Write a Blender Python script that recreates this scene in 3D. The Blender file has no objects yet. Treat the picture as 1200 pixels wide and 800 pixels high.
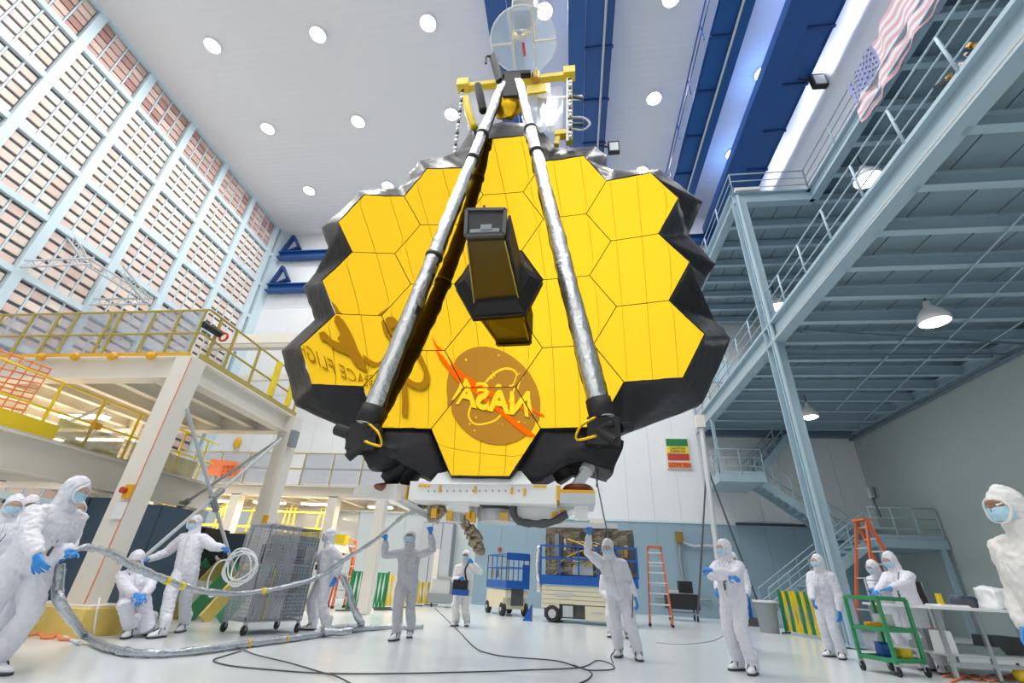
import bpy, bmesh, math, random
from mathutils import Vector, Matrix, noise
random.seed(7)
SC = bpy.context.scene
COL = SC.collection
V = Vector
# ------------------------------------------------------------------ camera
cam = bpy.data.cameras.new('camera'); cam.lens = 15.84; cam.sensor_width = 36; cam.clip_end = 200; cam.clip_start = .05
co = bpy.data.objects.new('camera', cam); COL.objects.link(co); SC.camera = co
r_ = V((0.9921, 0.1158, 0.0463)); dn_ = V((-0.0138, 0.4709, -0.8821)); fw_ = V((-0.1239, 0.8745, 0.4688))
fw_.normalize(); r_ = (r_ - fw_*r_.dot(fw_)).normalized(); up_ = r_.cross(fw_)
co.matrix_world = Matrix(((r_.x, up_.x, -fw_.x, 0), (r_.y, up_.y, -fw_.y, 0), (r_.z, up_.z, -fw_.z, 1.0), (0, 0, 0, 1)))
# ------------------------------------------------------------------ world, exposure
w = bpy.data.worlds.new('world'); SC.world = w; w.use_nodes = True
w.node_tree.nodes['Background'].inputs[0].default_value = (.75, .85, 1, 1)
w.node_tree.nodes['Background'].inputs[1].default_value = .3
SC.view_settings.view_transform = 'Standard'; SC.view_settings.look = 'None'
SC.view_settings.exposure = 0.0; SC.view_settings.gamma = 1; SC.view_settings.use_curve_mapping = False
SC.cycles.use_denoising = True
SC.cycles.max_bounces = 10; SC.cycles.diffuse_bounces = 5; SC.cycles.sample_clamp_indirect = 8
LAMP_W = 190          # every ceiling lamp, watts
# ------------------------------------------------------------------ materials
def mat(name, col, rough=.5, metal=0, var=0, vscale=3, bump=0, bscale=20, emit=0, alpha=1, trans=0, detail=4, stretch=None, spec=None, coat=0):
    m = bpy.data.materials.new(name); m.use_nodes = True
    nt = m.node_tree; b = nt.nodes['Principled BSDF']; L = nt.links
    b.inputs['Base Color'].default_value = (*col, 1); b.inputs['Roughness'].default_value = rough; b.inputs['Metallic'].default_value = metal
    if alpha < 1: b.inputs['Alpha'].default_value = alpha
    if trans: b.inputs['Transmission Weight'].default_value = trans
    if spec is not None: b.inputs['Specular IOR Level'].default_value = spec
    if coat: b.inputs['Coat Weight'].default_value = coat; b.inputs['Coat Roughness'].default_value = .08
    if emit: b.inputs['Emission Color'].default_value = (*col, 1); b.inputs['Emission Strength'].default_value = emit
    if var or bump:
        tc = nt.nodes.new('ShaderNodeTexCoord'); src = tc.outputs['Object']
        if stretch:
            mp = nt.nodes.new('ShaderNodeMapping'); mp.inputs['Scale'].default_value = stretch; L.new(src, mp.inputs[0]); src = mp.outputs[0]
    if var:
        n = nt.nodes.new('ShaderNodeTexNoise'); n.inputs['Scale'].default_value = vscale; n.inputs['Detail'].default_value = detail
        L.new(src, n.inputs['Vector'])
        mx = nt.nodes.new('ShaderNodeMixRGB'); mx.inputs[1].default_value = (*[max(0, c*(1-var)) for c in col], 1); mx.inputs[2].default_value = (*[min(1, c*(1+var)) for c in col], 1)
        L.new(n.outputs['Fac'], mx.inputs[0]); L.new(mx.outputs[0], b.inputs['Base Color'])
    if bump:
        n = nt.nodes.new('ShaderNodeTexNoise'); n.inputs['Scale'].default_value = bscale; n.inputs['Detail'].default_value = detail
        L.new(src, n.inputs['Vector'])
        bp = nt.nodes.new('ShaderNodeBump'); bp.inputs['Strength'].default_value = bump; bp.inputs['Distance'].default_value = .02
        L.new(n.outputs['Fac'], bp.inputs['Height']); L.new(bp.outputs[0], b.inputs['Normal'])
    return m
M = dict(
 floor=mat('white epoxy floor', (.74, .78, .79), .2, var=.06, vscale=.35, bump=.03, bscale=2),
 ceil=mat('grey white ceiling deck', (.74, .75, .78), .6),
 white_wall=mat('white wall panel', (.80, .82, .84), .45, var=.03, vscale=.6),
 front_wall=mat('bright filter wall panel', (.84, .83, .81), .5),
 blue_wall=mat('blue wainscot panel', (.28, .40, .48), .5, var=.06, vscale=.6),
 right_wall=mat('grey green painted wall', (.46, .53, .52), .6, var=.10, vscale=.35, detail=2),
 frame=mat('pale blue painted steel', (.62, .76, .82), .45),
 ledge=mat('dark grey filter recess shade', (.13, .15, .17), .7),  # backing colour carries the shade in the gaps between filter rows
 filt1=mat('pale pink filter media', (.84, .68, .60), .8, var=.12, vscale=1.5),
 filt2=mat('cream filter media', (.88, .76, .68), .8, var=.10, vscale=1.5),
 filt3=mat('rose filter media', (.80, .60, .52), .8, var=.14, vscale=1.5),
 filt4=mat('red brown filter media', (.50, .28, .25), .8, var=.2, vscale=1.5),
 filt5=mat('brick rose filter media', (.66, .45, .39), .8, var=.2, vscale=1.5),
 crane=mat('crane blue paint', (.012, .085, .30), .35, var=.1, vscale=.5),
 crane_dark=mat('dark crane blue paint', (.01, .05, .20), .4),
 mezz=mat('blue grey painted steel', (.36, .49, .57), .45, var=.05, vscale=.8),
 mezz_deck=mat('blue grey deck sheet', (.27, .37, .42), .55, var=.08, vscale=.7),
 mezz_dark=mat('dark blue grey steel', (.13, .20, .26), .5),
 cream=mat('cream white painted steel', (.80, .76, .68), .4, var=.04, vscale=.8),
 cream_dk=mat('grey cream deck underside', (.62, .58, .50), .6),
 navy=mat('slate blue cabinet', (.055, .10, .15), .45),
 gold=mat('polished gold coating', (.90, .555, .022), .0, 1),
 black=mat('black plastic film', (.028, .028, .032), .38, spec=.14, bump=.8, bscale=5, detail=3),
 blackmat=mat('matt black paint', (.015, .015, .017), .6),
 foil=mat('crinkled silver foil', (.80, .82, .84), .27, .95, bump=1.0, bscale=13, detail=5),
 olive=mat('bronze film cover', (.10, .075, .022), .3, .6, bump=.3, bscale=5),
 yellow=mat('safety yellow paint', (.86, .64, .02), .4),
 kapton=mat('amber gold film', (.86, .50, .01), .22, .7, bump=.8, bscale=9),
 yrail=mat('olive yellow railing', (.44, .35, .08), .45),
 amber=mat('amber tape', (.80, .42, .02), .45),
 white=mat('white painted metal', (.82, .83, .84), .35),
 lgrey=mat('light grey painted metal', (.52, .55, .57), .4),
 grey=mat('grey plastic', (.26, .29, .31), .5),
 dgrey=mat('dark grey plastic', (.07, .075, .08), .5),
 steel=mat('brushed steel', (.55, .57, .58), .3, 1),
 film=mat('clear plastic film', (.80, .84, .92), .12, alpha=.30, bump=1.0, bscale=2.5, stretch=(1, 1, .35), detail=5),
 film2=mat('grey plastic sheet', (.38, .42, .50), .12, alpha=.62, bump=1.0, bscale=2.2, stretch=(1, 1, .35), detail=5),
 film3=mat('thin grey plastic wrap', (.50, .53, .58), .12, alpha=.40, bump=1.0, bscale=3, stretch=(1, 1, .3), detail=5),
 pale_wall=mat('pale grey lower wall panel', (.60, .66, .66), .5, var=.05, vscale=.6),
 disc=mat('clear acrylic disc', (.72, .84, .98), .05, alpha=.32),
 suit=mat('white coverall fabric', (.76, .76, .83), .75, bump=.9, bscale=7, detail=5),
 suit_w=mat('bright white coverall fabric', (.82, .81, .80), .75, bump=.9, bscale=11, detail=5),
 suit_g=mat('grey coverall fabric', (.54, .55, .59), .7, bump=.9, bscale=10, detail=5),
 boot=mat('white boot cover', (.86, .86, .90), .6, bump=.5, bscale=12),
 sole=mat('dark boot sole', (.05, .05, .07), .6),
 glove=mat('blue nitrile glove', (.02, .24, .68), .35, bump=.3, bscale=30),
 skin=mat('skin', (.60, .36, .25), .5),
 skin_d=mat('brown skin', (.30, .16, .10), .5),
 mask=mat('pale blue face mask', (.42, .66, .80), .7, bump=.3, bscale=30),
 eye_w=mat('eye white', (.8, .8, .8), .2), eye=mat('eye iris', (.03, .02, .015), .2),
 cord=mat('black cord', (.02, .02, .025), .5),
 liftblue=mat('lift blue paint', (.008, .10, .42), .4),
 liftcream=mat('lift cream paint', (.72, .66, .50), .4, var=.05, vscale=2),
 tyre=mat('black rubber', (.025, .025, .025), .7),
 orange=mat('orange fibreglass', (.74, .16, .05), .45),
 net=mat('orange net', (.85, .24, .10), .6),
 green=mat('green painted steel', (.03, .26, .10), .4),
 redbox=mat('red plastic', (.55, .05, .03), .4),
 duck=mat('yellow foam cover', (.82, .60, .16), .6, var=.15, vscale=4),
 hose=mat('silver wrapped hose', (.50, .54, .58), .25, .7, bump=1, bscale=22),
 rope=mat('white tube', (.80, .82, .84), .35),
 mli=mat('crumpled dark foil', (.32, .27, .20), .25, .85, bump=1, bscale=14, detail=6),
 lens=mat('lamp lens', (1, .99, .96), .4, emit=14),
 tubelight=mat('fluorescent diffuser', (1, .93, .80), .4, emit=7),
 emb_disc=mat('emblem disc', (.33, .225, .95), .5), emb_white=mat('emblem white', (.95, .94, .92), .5), emb_red=mat('emblem red', (.95, .12, .03), .5),
 script=mat('dark lettering', (.30, .20, .30), .5), seam=mat('grey seam', (.72, .70, .68), .6),
 flag_r=mat('flag red', (.74, .45, .50), .8), flag_w=mat('flag white', (.84, .82, .86), .8), flag_b=mat('flag blue', (.32, .36, .62), .8),
 sgreen=mat('sign green', (.01, .20, .06), .5), syellow=mat('sign yellow', (.85, .66, .02), .5), sred=mat('sign red', (.50, .05, .03), .5), sorange=mat('sign orange', (.80, .22, .04), .5),
 brass=mat('brass hook', (.55, .35, .10), .3, .9), maroon=mat('maroon bracket', (.20, .05, .03), .5),
)
# ------------------------------------------------------------------ mesh building
OFF = {}
def tag(o, label=None, cat=None, group=None, kind=None):
    if label: o['label'] = label
    if cat: o['category'] = cat
    if group: o['group'] = group
    if kind: o['kind'] = kind
    return o
def thing(name, label, cat, loc=(0, 0, 0), group=None, kind=None):
    o = bpy.data.objects.new(name, None); o.empty_display_size = .1; COL.objects.link(o); o.location = loc
    OFF[o.name] = V(loc)
    return tag(o, label, cat, group, kind)
class MB:
    def __init__(s): s.v = []; s.f = []; s.mi = []; s.cur = 0
    def add(s, vs, fs):
        n = len(s.v); s.v += [V(p) for p in vs]; s.f += [tuple(i+n for i in f) for f in fs]; s.mi += [s.cur]*len(fs); return s
    def box(s, a, b):
        x0, x1 = sorted((a[0], b[0])); y0, y1 = sorted((a[1], b[1])); z0, z1 = sorted((a[2], b[2]))
        return s.add([(x, y, z) for z in (z0, z1) for y in (y0, y1) for x in (x0, x1)],
                     [(0, 2, 3, 1), (4, 5, 7, 6), (0, 1, 5, 4), (2, 6, 7, 3), (0, 4, 6, 2), (1, 3, 7, 5)])
    def cbox(s, c, d): return s.box([c[i]-d[i]/2 for i in range(3)], [c[i]+d[i]/2 for i in range(3)])
    def bar(s, p, q, w, h=None, up=(0, 0, 1), w2=None, h2=None):
        p = V(p); q = V(q); d = (q-p).normalized(); h = h or w; up = V(up)
        if abs(d.dot(up)) > .98: up = V((0, 1, 0)) if abs(d.y) < .9 else V((1, 0, 0))
        a = d.cross(up).normalized(); b = a.cross(d)
        w2 = w2 or w; h2 = h2 or h
        vs = [o+a*i*W/2+b*j*H/2 for o, W, H in ((p, w, h), (q, w2, h2)) for i, j in ((-1, -1), (1, -1), (1, 1), (-1, 1))]
        return s.add(vs, [(0, 1, 2, 3), (7, 6, 5, 4), (0, 4, 5, 1), (1, 5, 6, 2), (2, 6, 7, 3), (3, 7, 4, 0)])
    def ibeam(s, p, q, w, h, t=.03, up=(0, 0, 1)):
        p = V(p); q = V(q); u = V(up)
        s.bar(p, q, t, h-2*t, up); s.bar(p+u*(h/2-t/2), q+u*(h/2-t/2), w, t, up); return s.bar(p-u*(h/2-t/2), q-u*(h/2-t/2), w, t, up)
    def tube(s, pts, r, n=8, closed=False, caps=True, sq=1):
        pts = [V(p) for p in pts]; k = len(pts); rs = r if isinstance(r, (list, tuple)) else [r]*k
        up = V((0, 0, 1)); vs = []; fs = []; a = None
        for i, p in enumerate(pts):
            if closed: d = pts[(i+1) % k]-pts[i-1]
            else: d = pts[min(i+1, k-1)]-pts[max(i-1, 0)]
            d = d.normalized() if d.length > 1e-9 else up
            if a is None:
                a = d.cross(up if abs(d.z) < .95 else V((0, 1, 0))).normalized()
            else:
                a = (a-d*a.dot(d)); a = a.normalized() if a.length > 1e-6 else d.orthogonal().normalized()
            b = a.cross(d)
            for j in range(n):
                t = 2*math.pi*j/n; vs.append(p+(a*math.cos(t)+b*math.sin(t)*sq)*rs[i])
        for i in range(k if closed else k-1):
            for j in range(n):
                A = i*n+j; B = i*n+(j+1) % n; C_ = ((i+1) % k)*n
                fs.append((A, C_+j, C_+(j+1) % n, B))
        if caps and not closed: fs += [tuple(range(n)), tuple(reversed(range((k-1)*n, k*n)))]
        return s.add(vs, fs)
    def cyl(s, p, q, r, r2=None, n=12): return s.tube([p, q], [r, r if r2 is None else r2], n)
    def lathe(s, c, prof, n=16, axis=(0, 0, 1)):
        c = V(c); ax = V(axis).normalized(); a = ax.orthogonal().normalized(); b = ax.cross(a); vs = []; fs = []
        for r, z in prof:
            for j in range(n):
                t = 2*math.pi*j/n; vs.append(c+ax*z+(a*math.cos(t)+b*math.sin(t))*max(r, 1e-4))
        for i in range(len(prof)-1):
            for j in range(n): fs.append((i*n+j, i*n+(j+1) % n, (i+1)*n+(j+1) % n, (i+1)*n+j))
        fs += [tuple(reversed(range(n))), tuple(range((len(prof)-1)*n, len(prof)*n))]
        return s.add(vs, fs)
    def ell(s, c, r, nu=12, nv=8, rot=None):
        c = V(c); vs = []; fs = []
        for i in range(nv+1):
            ph = math.pi*i/nv
            for j in range(nu):
                t = 2*math.pi*j/nu; p = V((r[0]*math.sin(ph)*math.cos(t), r[1]*math.sin(ph)*math.sin(t), r[2]*math.cos(ph)))
                vs.append(c+(rot @ p if rot else p))
        for i in range(nv):
            for j in range(nu): fs.append((i*nu+j, (i+1)*nu+j, (i+1)*nu+(j+1) % nu, i*nu+(j+1) % nu))
        return s.add(vs, fs)
    def poly(s, pts, thick=None):
        pts = [V(p) for p in pts]; n = len(pts)
        if not thick: return s.add(pts, [tuple(range(n))])
        t = V(thick)
        return s.add(pts+[p+t for p in pts], [tuple(range(n)), tuple(reversed(range(n, 2*n)))]+[(i, i+n, (i+1) % n+n, (i+1) % n) for i in range(n)])
    def build(s, name, m, parent=None, smooth=False, label=None, kind=None, crumple=None, sub=0, clean=False, fixn=True):
        off = OFF.get(parent.name, V((0, 0, 0))) if parent else V((0, 0, 0))
        me = bpy.data.meshes.new(name); me.from_pydata([p-off for p in s.v], [], s.f)
        ms = m if isinstance(m, (list, tuple)) else [m]
        for x in ms: me.materials.append(x if not isinstance(x, str) else M[x])
        if len(ms) > 1: me.polygons.foreach_set('material_index', s.mi)
        if sub or fixn or clean:
            bm = bmesh.new(); bm.from_mesh(me)
            if clean: bmesh.ops.remove_doubles(bm, verts=bm.verts, dist=.0005)
            if sub: bmesh.ops.subdivide_edges(bm, edges=bm.edges, cuts=sub, use_grid_fill=True)
            if fixn: bmesh.ops.recalc_face_normals(bm, faces=bm.faces)
            if crumple:
                bm.normal_update()
                amp, sc = crumple
                for v in bm.verts: v.co += V(v.normal)*amp*(noise.noise(v.co*sc)+.5*noise.noise(v.co*sc*2.3))
            bm.to_mesh(me); bm.free()
        if smooth: me.polygons.foreach_set('use_smooth', [True]*len(me.polygons))
        me.update()
        o = bpy.data.objects.new(name, me); COL.objects.link(o)
        if parent: o.parent = parent; OFF[o.name] = off
        return tag(o, label, None, None, kind)
def copies(proto, locs, parent=None):      # alike pieces sharing one mesh
    out = [proto]
    base = proto.location.copy()
    for i, l in enumerate(locs):
        o = proto if i == 0 else proto.copy()
        if i: COL.objects.link(o); out.append(o); OFF[o.name] = OFF.get(proto.name, V((0, 0, 0)))
        o.location = base+V(l)
    return out
def dup(root, loc, label=None, rotz=None):
    r = root.copy(); COL.objects.link(r); r.location = loc; OFF[r.name] = V(loc)
    if rotz is not None: r.rotation_euler.z = rotz
    if label: r['label'] = label
    for ch in list(root.children):
        c = ch.copy(); COL.objects.link(c); c.parent = r
        for g in ch.children:
            d = g.copy(); COL.objects.link(d); d.parent = c
    return r
def spline(pts, k=6):
    pts = [V(p) for p in pts]; out = []
    for i in range(len(pts)-1):
        p0 = pts[max(i-1, 0)]; p1 = pts[i]; p2 = pts[i+1]; p3 = pts[min(i+2, len(pts)-1)]
        for j in range(k):
            t = j/k; out.append(.5*((2*p1)+(p2-p0)*t+(2*p0-5*p1+4*p2-p3)*t*t+(3*p1-p0-3*p2+p3)*t**3))
    return out+[pts[-1]]
def text(body, m, p, xdir, ydir, size, parent=None, name='lettering', ext=.004, bold=0, fit=None, align='CENTER'):
    c = bpy.data.curves.new(name, 'FONT'); c.body = body; c.size = 1; c.extrude = ext/size; c.offset = bold; c.align_x = align; c.align_y = 'CENTER'; c.resolution_u = 3
    t = bpy.data.objects.new('t', c); COL.objects.link(t); dg = bpy.context.evaluated_depsgraph_get()
    me = bpy.data.meshes.new_from_object(t.evaluated_get(dg)); bpy.data.objects.remove(t)
    x = V(xdir).normalized(); y = V(ydir); y = (y-x*y.dot(x)).normalized(); z = x.cross(y); off = OFF.get(parent.name, V((0, 0, 0))) if parent else V((0, 0, 0))
    wd = max(v.co.x for v in me.vertices)-min(v.co.x for v in me.vertices)
    sx = (fit/wd) if fit else size
    for v in me.vertices: v.co = V(p)-off+x*v.co.x*sx+y*v.co.y*size+z*v.co.z*size
    me.materials.clear(); me.materials.append(M[m]); me.name = name
    o = bpy.data.objects.new(name, me); COL.objects.link(o)
    if parent: o.parent = parent
    return o
# ------------------------------------------------------------------ the room
XL, XR, YB, YF, ZC = -20.0, 13.45, 23.0, -8.0, 22.1
def struct(mb, name, m, parent=None, **k):
    o = mb.build(name, m, parent, **k)
    if not parent: o['kind'] = 'structure'
    return o
struct(MB().box((XL-.3, YF-.3, -.2), (XR+.3, YB+.3, 0)), 'floor', 'floor')
cm = M['ceil']; nt = cm.node_tree
tc = nt.nodes.new('ShaderNodeTexCoord'); wv = nt.nodes.new('ShaderNodeTexWave'); wv.bands_direction = 'Y'; wv.inputs['Scale'].default_value = 1.05
bp = nt.nodes.new('ShaderNodeBump'); bp.inputs['Strength'].default_value = .16; bp.inputs['Distance'].default_value = .05
nt.links.new(tc.outputs['Object'], wv.inputs['Vector']); nt.links.new(wv.outputs['Fac'], bp.inputs['Height']); nt.links.new(bp.outputs[0], nt.nodes['Principled BSDF'].inputs['Normal'])
struct(MB().box((XL-.3, YF-.3, ZC), (XR+.3, YB+.3, ZC+.2)), 'ceiling', 'ceil')
# back wall: white panels over a blue wainscot, each panel proud of the joint
wb = struct(MB().box((XL-.3, YB, 0), (XR+.3, YB+.2, ZC)), 'wall_back', 'lgrey')
pw = (XR-XL)/28
for mname, z0, z1 in (('blue_wall', 0.0, 3.72), ('white_wall', 3.78, 9.9), ('white_wall', 9.93, 16.0), ('white_wall', 16.03, ZC)):
    p = MB().box((XL+.006, YB-.03, z0), (XL+pw-.006, YB, z1)).build('wall_panel', mname, wb)
    k_ = 13 if z0 == 0 else 0
    copies(p, [(i*pw, 0, 0) for i in ([0]+list(range(k_, 28)) if k_ else range(28))])
    if k_:
        p2 = MB().box((XL+pw+.006, YB-.03, z0), (XL+2*pw-.006, YB, z1)).build('wall_panel', 'pale_wall', wb)
        copies(p2, [(i*pw, 0, 0) for i in range(12)])
struct(MB().box((XL, YB-.07, 3.7), (XR, YB, 3.8)), 'trim_1', 'frame')
wr = struct(MB().box((XR, YF-.3, 0), (XR+.25, YB, ZC)), 'wall_right', 'right_wall')
MB().box((XR-.02, YF, 8.5), (XR, YB, ZC)).build('upper_panel', 'white_wall', wr)
struct(MB().box((11.0, YF, 14.5), (11.2, YB-.05, ZC)), 'wall_right_upper', 'white_wall')
struct(MB().tube([(XR-.12, 2, 7.7), (XR-.12, 23, 7.7)], .07), 'trim_2', 'mezz_dark')
# left wall: pale steel grid holding filter panels over a backing painted dark as recess shade
wl = struct(MB().box((XL-.4, YF-.3, 0), (XL-.16, YB, ZC)), 'wall_left', 'ledge')
posts = [8.49+2.666*k for k in range(-6, 6)]
po = MB().box((XL-.15, posts[0]-.17, 0), (XL+.08, posts[0]+.17, ZC)).build('post', 'frame', wl)
copies(po, [(0, y-posts[0], 0) for y in posts])
MB().box((XL-.15, 22.25, 0), (XL+.1, YB, ZC)).build('corner_post', 'frame', wl)
rails = [19.87-2.43*k for k in range(0, 9)]
ra = MB().box((XL-.15, YF, rails[0]-.12), (XL+.05, YB, rails[0]+.12)).build('rail', 'frame', wl)
copies(ra, [(0, 0, z-rails[0]) for z in rails])
MB().box((XL-.15, YF, ZC-.12), (XL+.12, YB, ZC)).build('rail', 'frame', wl)
cells = []
tops = [ZC-.12]+[z-.12 for z in rails]
dv = MB()
for b in range(len(posts)):
    y0 = posts[b]+.17; y1 = (posts[b+1]-.17) if b+1 < len(posts) else 22.25
    if y1-y0 < .5: continue
    n = 4; cw = (y1-y0)/n
    for r in range(len(rails)):
        zt = tops[r]; zb = rails[r]+.12; rh = (zt-zb)/5
        for q in range(5):
            for c in range(n): cells.append((y0+c*cw, y0+(c+1)*cw, zb+q*rh, zb+(q+1)*rh, r))
        for c in range(1, n): dv.box((XL-.15, y0+c*cw-.03, zb), (XL-.07, y0+c*cw+.03, zt))
dv.build('divider', 'frame', wl, kind='stuff', fixn=False)
cells = [c for c in cells if c[1] > 1.5]
cells.sort(key=lambda c: (c[0]-0)**2+(c[2]-1)**2)
rest = {}
protos = {}
for i, (y0, y1, z0, z1, r) in enumerate(cells):
    u = random.random()
    if r == 0: m = 'filt4' if u < (.35 if z0 > 20.9 else .12) else ('filt5' if u < .7 else 'filt3')
    else: m = ('filt1' if u < .45 else 'filt2' if u < .82 else 'filt3') if z0 > 8 else ('filt3' if u < .6 else 'filt5')
    bx = ((XL-.16, y0+.05, z0+.01), (XL-.09, y1-.05, z1-(.13 if r else .07)))
    if i < 290:
        key = (m, round(y1-y0, 2), round(z1-z0, 2))
        if key in protos:
            o = protos[key][0].copy(); COL.objects.link(o); o.location = (0, y0-protos[key][1], z0-protos[key][2])
        else:
            o = MB().box(*bx).build('filter_panel', m, wl, fixn=False); protos[key] = (o, y0, z0)
    else:
        rest.setdefault(m, MB()).box(*bx)
for m in rest: rest[m].build('filter_panels_beyond', m, wl, kind='stuff', fixn=False)
# front wall, behind the camera, seen only in the mirror: bright filter panels with the emblem and the name
wf = struct(MB().box((XL-.3, YF-.2, 0), (XR+.3, YF-.03, ZC)), 'wall_front', 'seam')
for z0, z1 in ((0.02, 4.4), (4.42, 8.8), (8.82, 13.2), (13.22, 17.6), (17.62, ZC)):
    p = MB().box((XL+.008, YF-.03, z0), (XL+.637, YF, z1)).build('wall_panel', 'front_wall', wf)
    copies(p, [(i*.645, 0, 0) for i in range(51)])
def W(x, z, d=0): return V((x, YF+.01+d, z))
def wall_shape(pts, name, m, d): return MB().poly([W(x, z, d) for x, z in pts], (0, .004, 0)).build(name, m, emblem)
def bez(a, b, c, n=10): return [((1-t)**2*a[0]+2*t*(1-t)*b[0]+t*t*c[0], (1-t)**2*a[1]+2*t*(1-t)*b[1]+t*t*c[1]) for t in [i/n for i in range(n+1)]]
emblem = thing('wall_emblem', 'round agency emblem with lettering and red wing high on the wall behind the camera', 'emblem', (0, 0, 0))
cx, cz, rx, rz = -4.82, 14.53, 1.2, 1.07
wall_shape([(cx+rx*math.cos(t*math.pi/24), cz+rz*math.sin(t*math.pi/24)) for t in range(48)], 'disc', 'emb_disc', 0)
def ribbon(pts, wd, name, m, d):
    pts = [V((x, 0, z)) for x, z in pts]; mb = MB(); L = []
    for i, p in enumerate(pts):
        t = (pts[min(i+1, len(pts)-1)]-pts[max(i-1, 0)]).normalized(); n = V((-t.z, 0, t.x)); ww = wd[i] if isinstance(wd, list) else wd
        L.append((p+n*ww/2, p-n*ww/2))
    for i in range(len(L)-1):
        a, b = L[i]; c, e = L[i+1]
        mb.add([W(a.x, a.z, d), W(b.x, b.z, d), W(e.x, e.z, d), W(c.x, c.z, d)], [(0, 1, 2, 3)])
    return mb.build(name, m, emblem)
def sp2(pts, k=6): return [(p.x, p.y) for p in spline([(a, b, 0) for a, b in pts], k)]
orb = sp2([(-5.42,14.32), (-5.48,14.08), (-5.36,13.91), (-5.10,13.93), (-4.73,14.12), (-4.40,14.60), (-4.25,14.97), (-4.23,15.18), (-4.43,15.25), (-4.70,15.17), (-4.97,14.96), (-5.15,14.72)])
ribbon(orb, .045, 'orbit', 'emb_white', .006)
wall_shape([(-6.28,15.43), (-6.10,15.23), (-5.79,15.01), (-5.34,14.88), (-4.83,14.72), (-4.62,14.52), (-5.05,14.60), (-5.52,14.71), (-5.88,14.88), (-6.16,15.11)], 'red_wing', 'emb_red', .010)
wall_shape([(-5.58,14.75), (-5.26,14.65), (-4.62,14.32), (-3.97,13.89), (-3.54,13.60), (-4.02,13.76), (-4.73,14.25)], 'red_wing', 'emb_red', .012)
wall_shape([(-4.62,14.54), (-4.14,14.49), (-3.52,14.25), (-3.52,14.21), (-4.14,14.38), (-4.49,14.46)], 'red_wing', 'emb_red', .012)
nt_ = text('NASA', 'emb_white', V((-4.83, YF+.03, 14.50)), (-1, 0, .04), (0, 0, 1), .78, emblem, 'lettering', bold=.035, fit=1.95)
for k in range(26):
    a = random.uniform(0, 6.28); r = random.uniform(.3, .92); s = random.uniform(.012, .032)
    xx = cx+rx*r*math.cos(a); zz = cz+rz*r*math.sin(a)
    if abs(zz-14.5) > .35: wall_shape([(xx+s*math.cos(t*1.257), zz+s*math.sin(t*1.257)) for t in range(5)], 'star', 'emb_white', .007)
# the hand-drawn name beside it
for q, (pts, wd) in enumerate((([(-8.22,14.85), (-8.19,14.73), (-8.09,14.61), (-8.00,14.42), (-7.84,14.28), (-7.78,14.27)], [.10+.16*math.sin(i*math.pi/30) for i in range(31)]),
                ([(-7.78,14.29), (-7.95,14.26), (-8.06,14.36), (-8.16,14.44), (-8.23,14.49)], .13), ([(-8.59,14.28), (-8.48,14.32), (-8.36,14.30), (-8.20,14.34), (-8.11,14.35)], .12),
                ([(-7.82,14.42), (-7.57,14.42), (-7.36,14.55), (-7.16,14.81)], .09),
                ([(-7.25,15.03), (-7.24,15.17), (-7.06,15.29), (-6.98,15.25)], .12), ([(-6.98,15.25), (-7.12,15.07), (-7.20,14.96)], .08),
                ([(-6.76,15.15), (-6.58,14.92), (-6.47,14.67), (-6.57,14.44), (-6.80,14.38), (-6.99,14.45)], .13),
                ([(-7.08,14.61), (-7.01,14.33), (-6.98,13.96), (-6.99,13.64)], .13))):
    ribbon(sp2(pts), wd, 'script_stroke', 'script', .008+.004*q)
a_ = (-7.58,14.05); b_ = (-9.22,13.79)
text('SPACE FLIGHT', 'script', V(((a_[0]+b_[0])/2, YF+.02, (a_[1]+b_[1])/2)), (b_[0]-a_[0], 0, b_[1]-a_[1]), (0, 0, 1), .30, emblem, 'lettering', bold=-.012, fit=abs(b_[0]-a_[0])*1.03)
# ------------------------------------------------------------------ ceiling lamps
pl = None
for ix, x in enumerate((-16, -10.85, -5.8, -.8, 4.3, 9.0)):
    for iy, y in enumerate((-5.5, -1.2, 2.2, 5.9, 10.1, 14.4, 18.8)):
        if iy < 3 and ix in (0, 5): continue
        loc = (x, y-(.8 if ix == 5 else 0), ZC)
        if pl is None:
            pl = thing('ceiling_lamp', 'x', 'lamp', loc, 'round high bay lamps in the ceiling')
            MB().lathe(loc, [(.38, 0), (.38, -.1), (.34, -.12), (.30, -.06)], 20).build('housing', 'white', pl, smooth=False)
            MB().lathe((loc[0], loc[1], ZC-.13), [(.28, .02), (.28, 0), (.15, -.03), (.01, -.04)], 20).build('lens', 'lens', pl)
            ld = bpy.data.lights.new('lamp_light', 'AREA'); ld.shape = 'DISK'; ld.size = .9; ld.energy = LAMP_W; ld.color = (1, .985, .96)
            lo = bpy.data.objects.new('lamp_light', ld); COL.objects.link(lo); lo.parent = pl; lo.location = (0, 0, -.22)
            r = pl
        else: r = dup(pl, loc)
        row = ('', '', '', 'nearest visible', 'second', 'third', 'farthest')[iy]; cl = ('far left', 'left', 'left centre', 'centre', 'right centre', 'far right')[ix]
        r['label'] = ('round white ceiling lamp in the %s row at the %s' % (row, cl)) if row else 'round white ceiling lamp overhead in the %s of three rows near the camera, %s' % (('rearmost', 'middle', 'foremost')[iy], cl)
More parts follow.
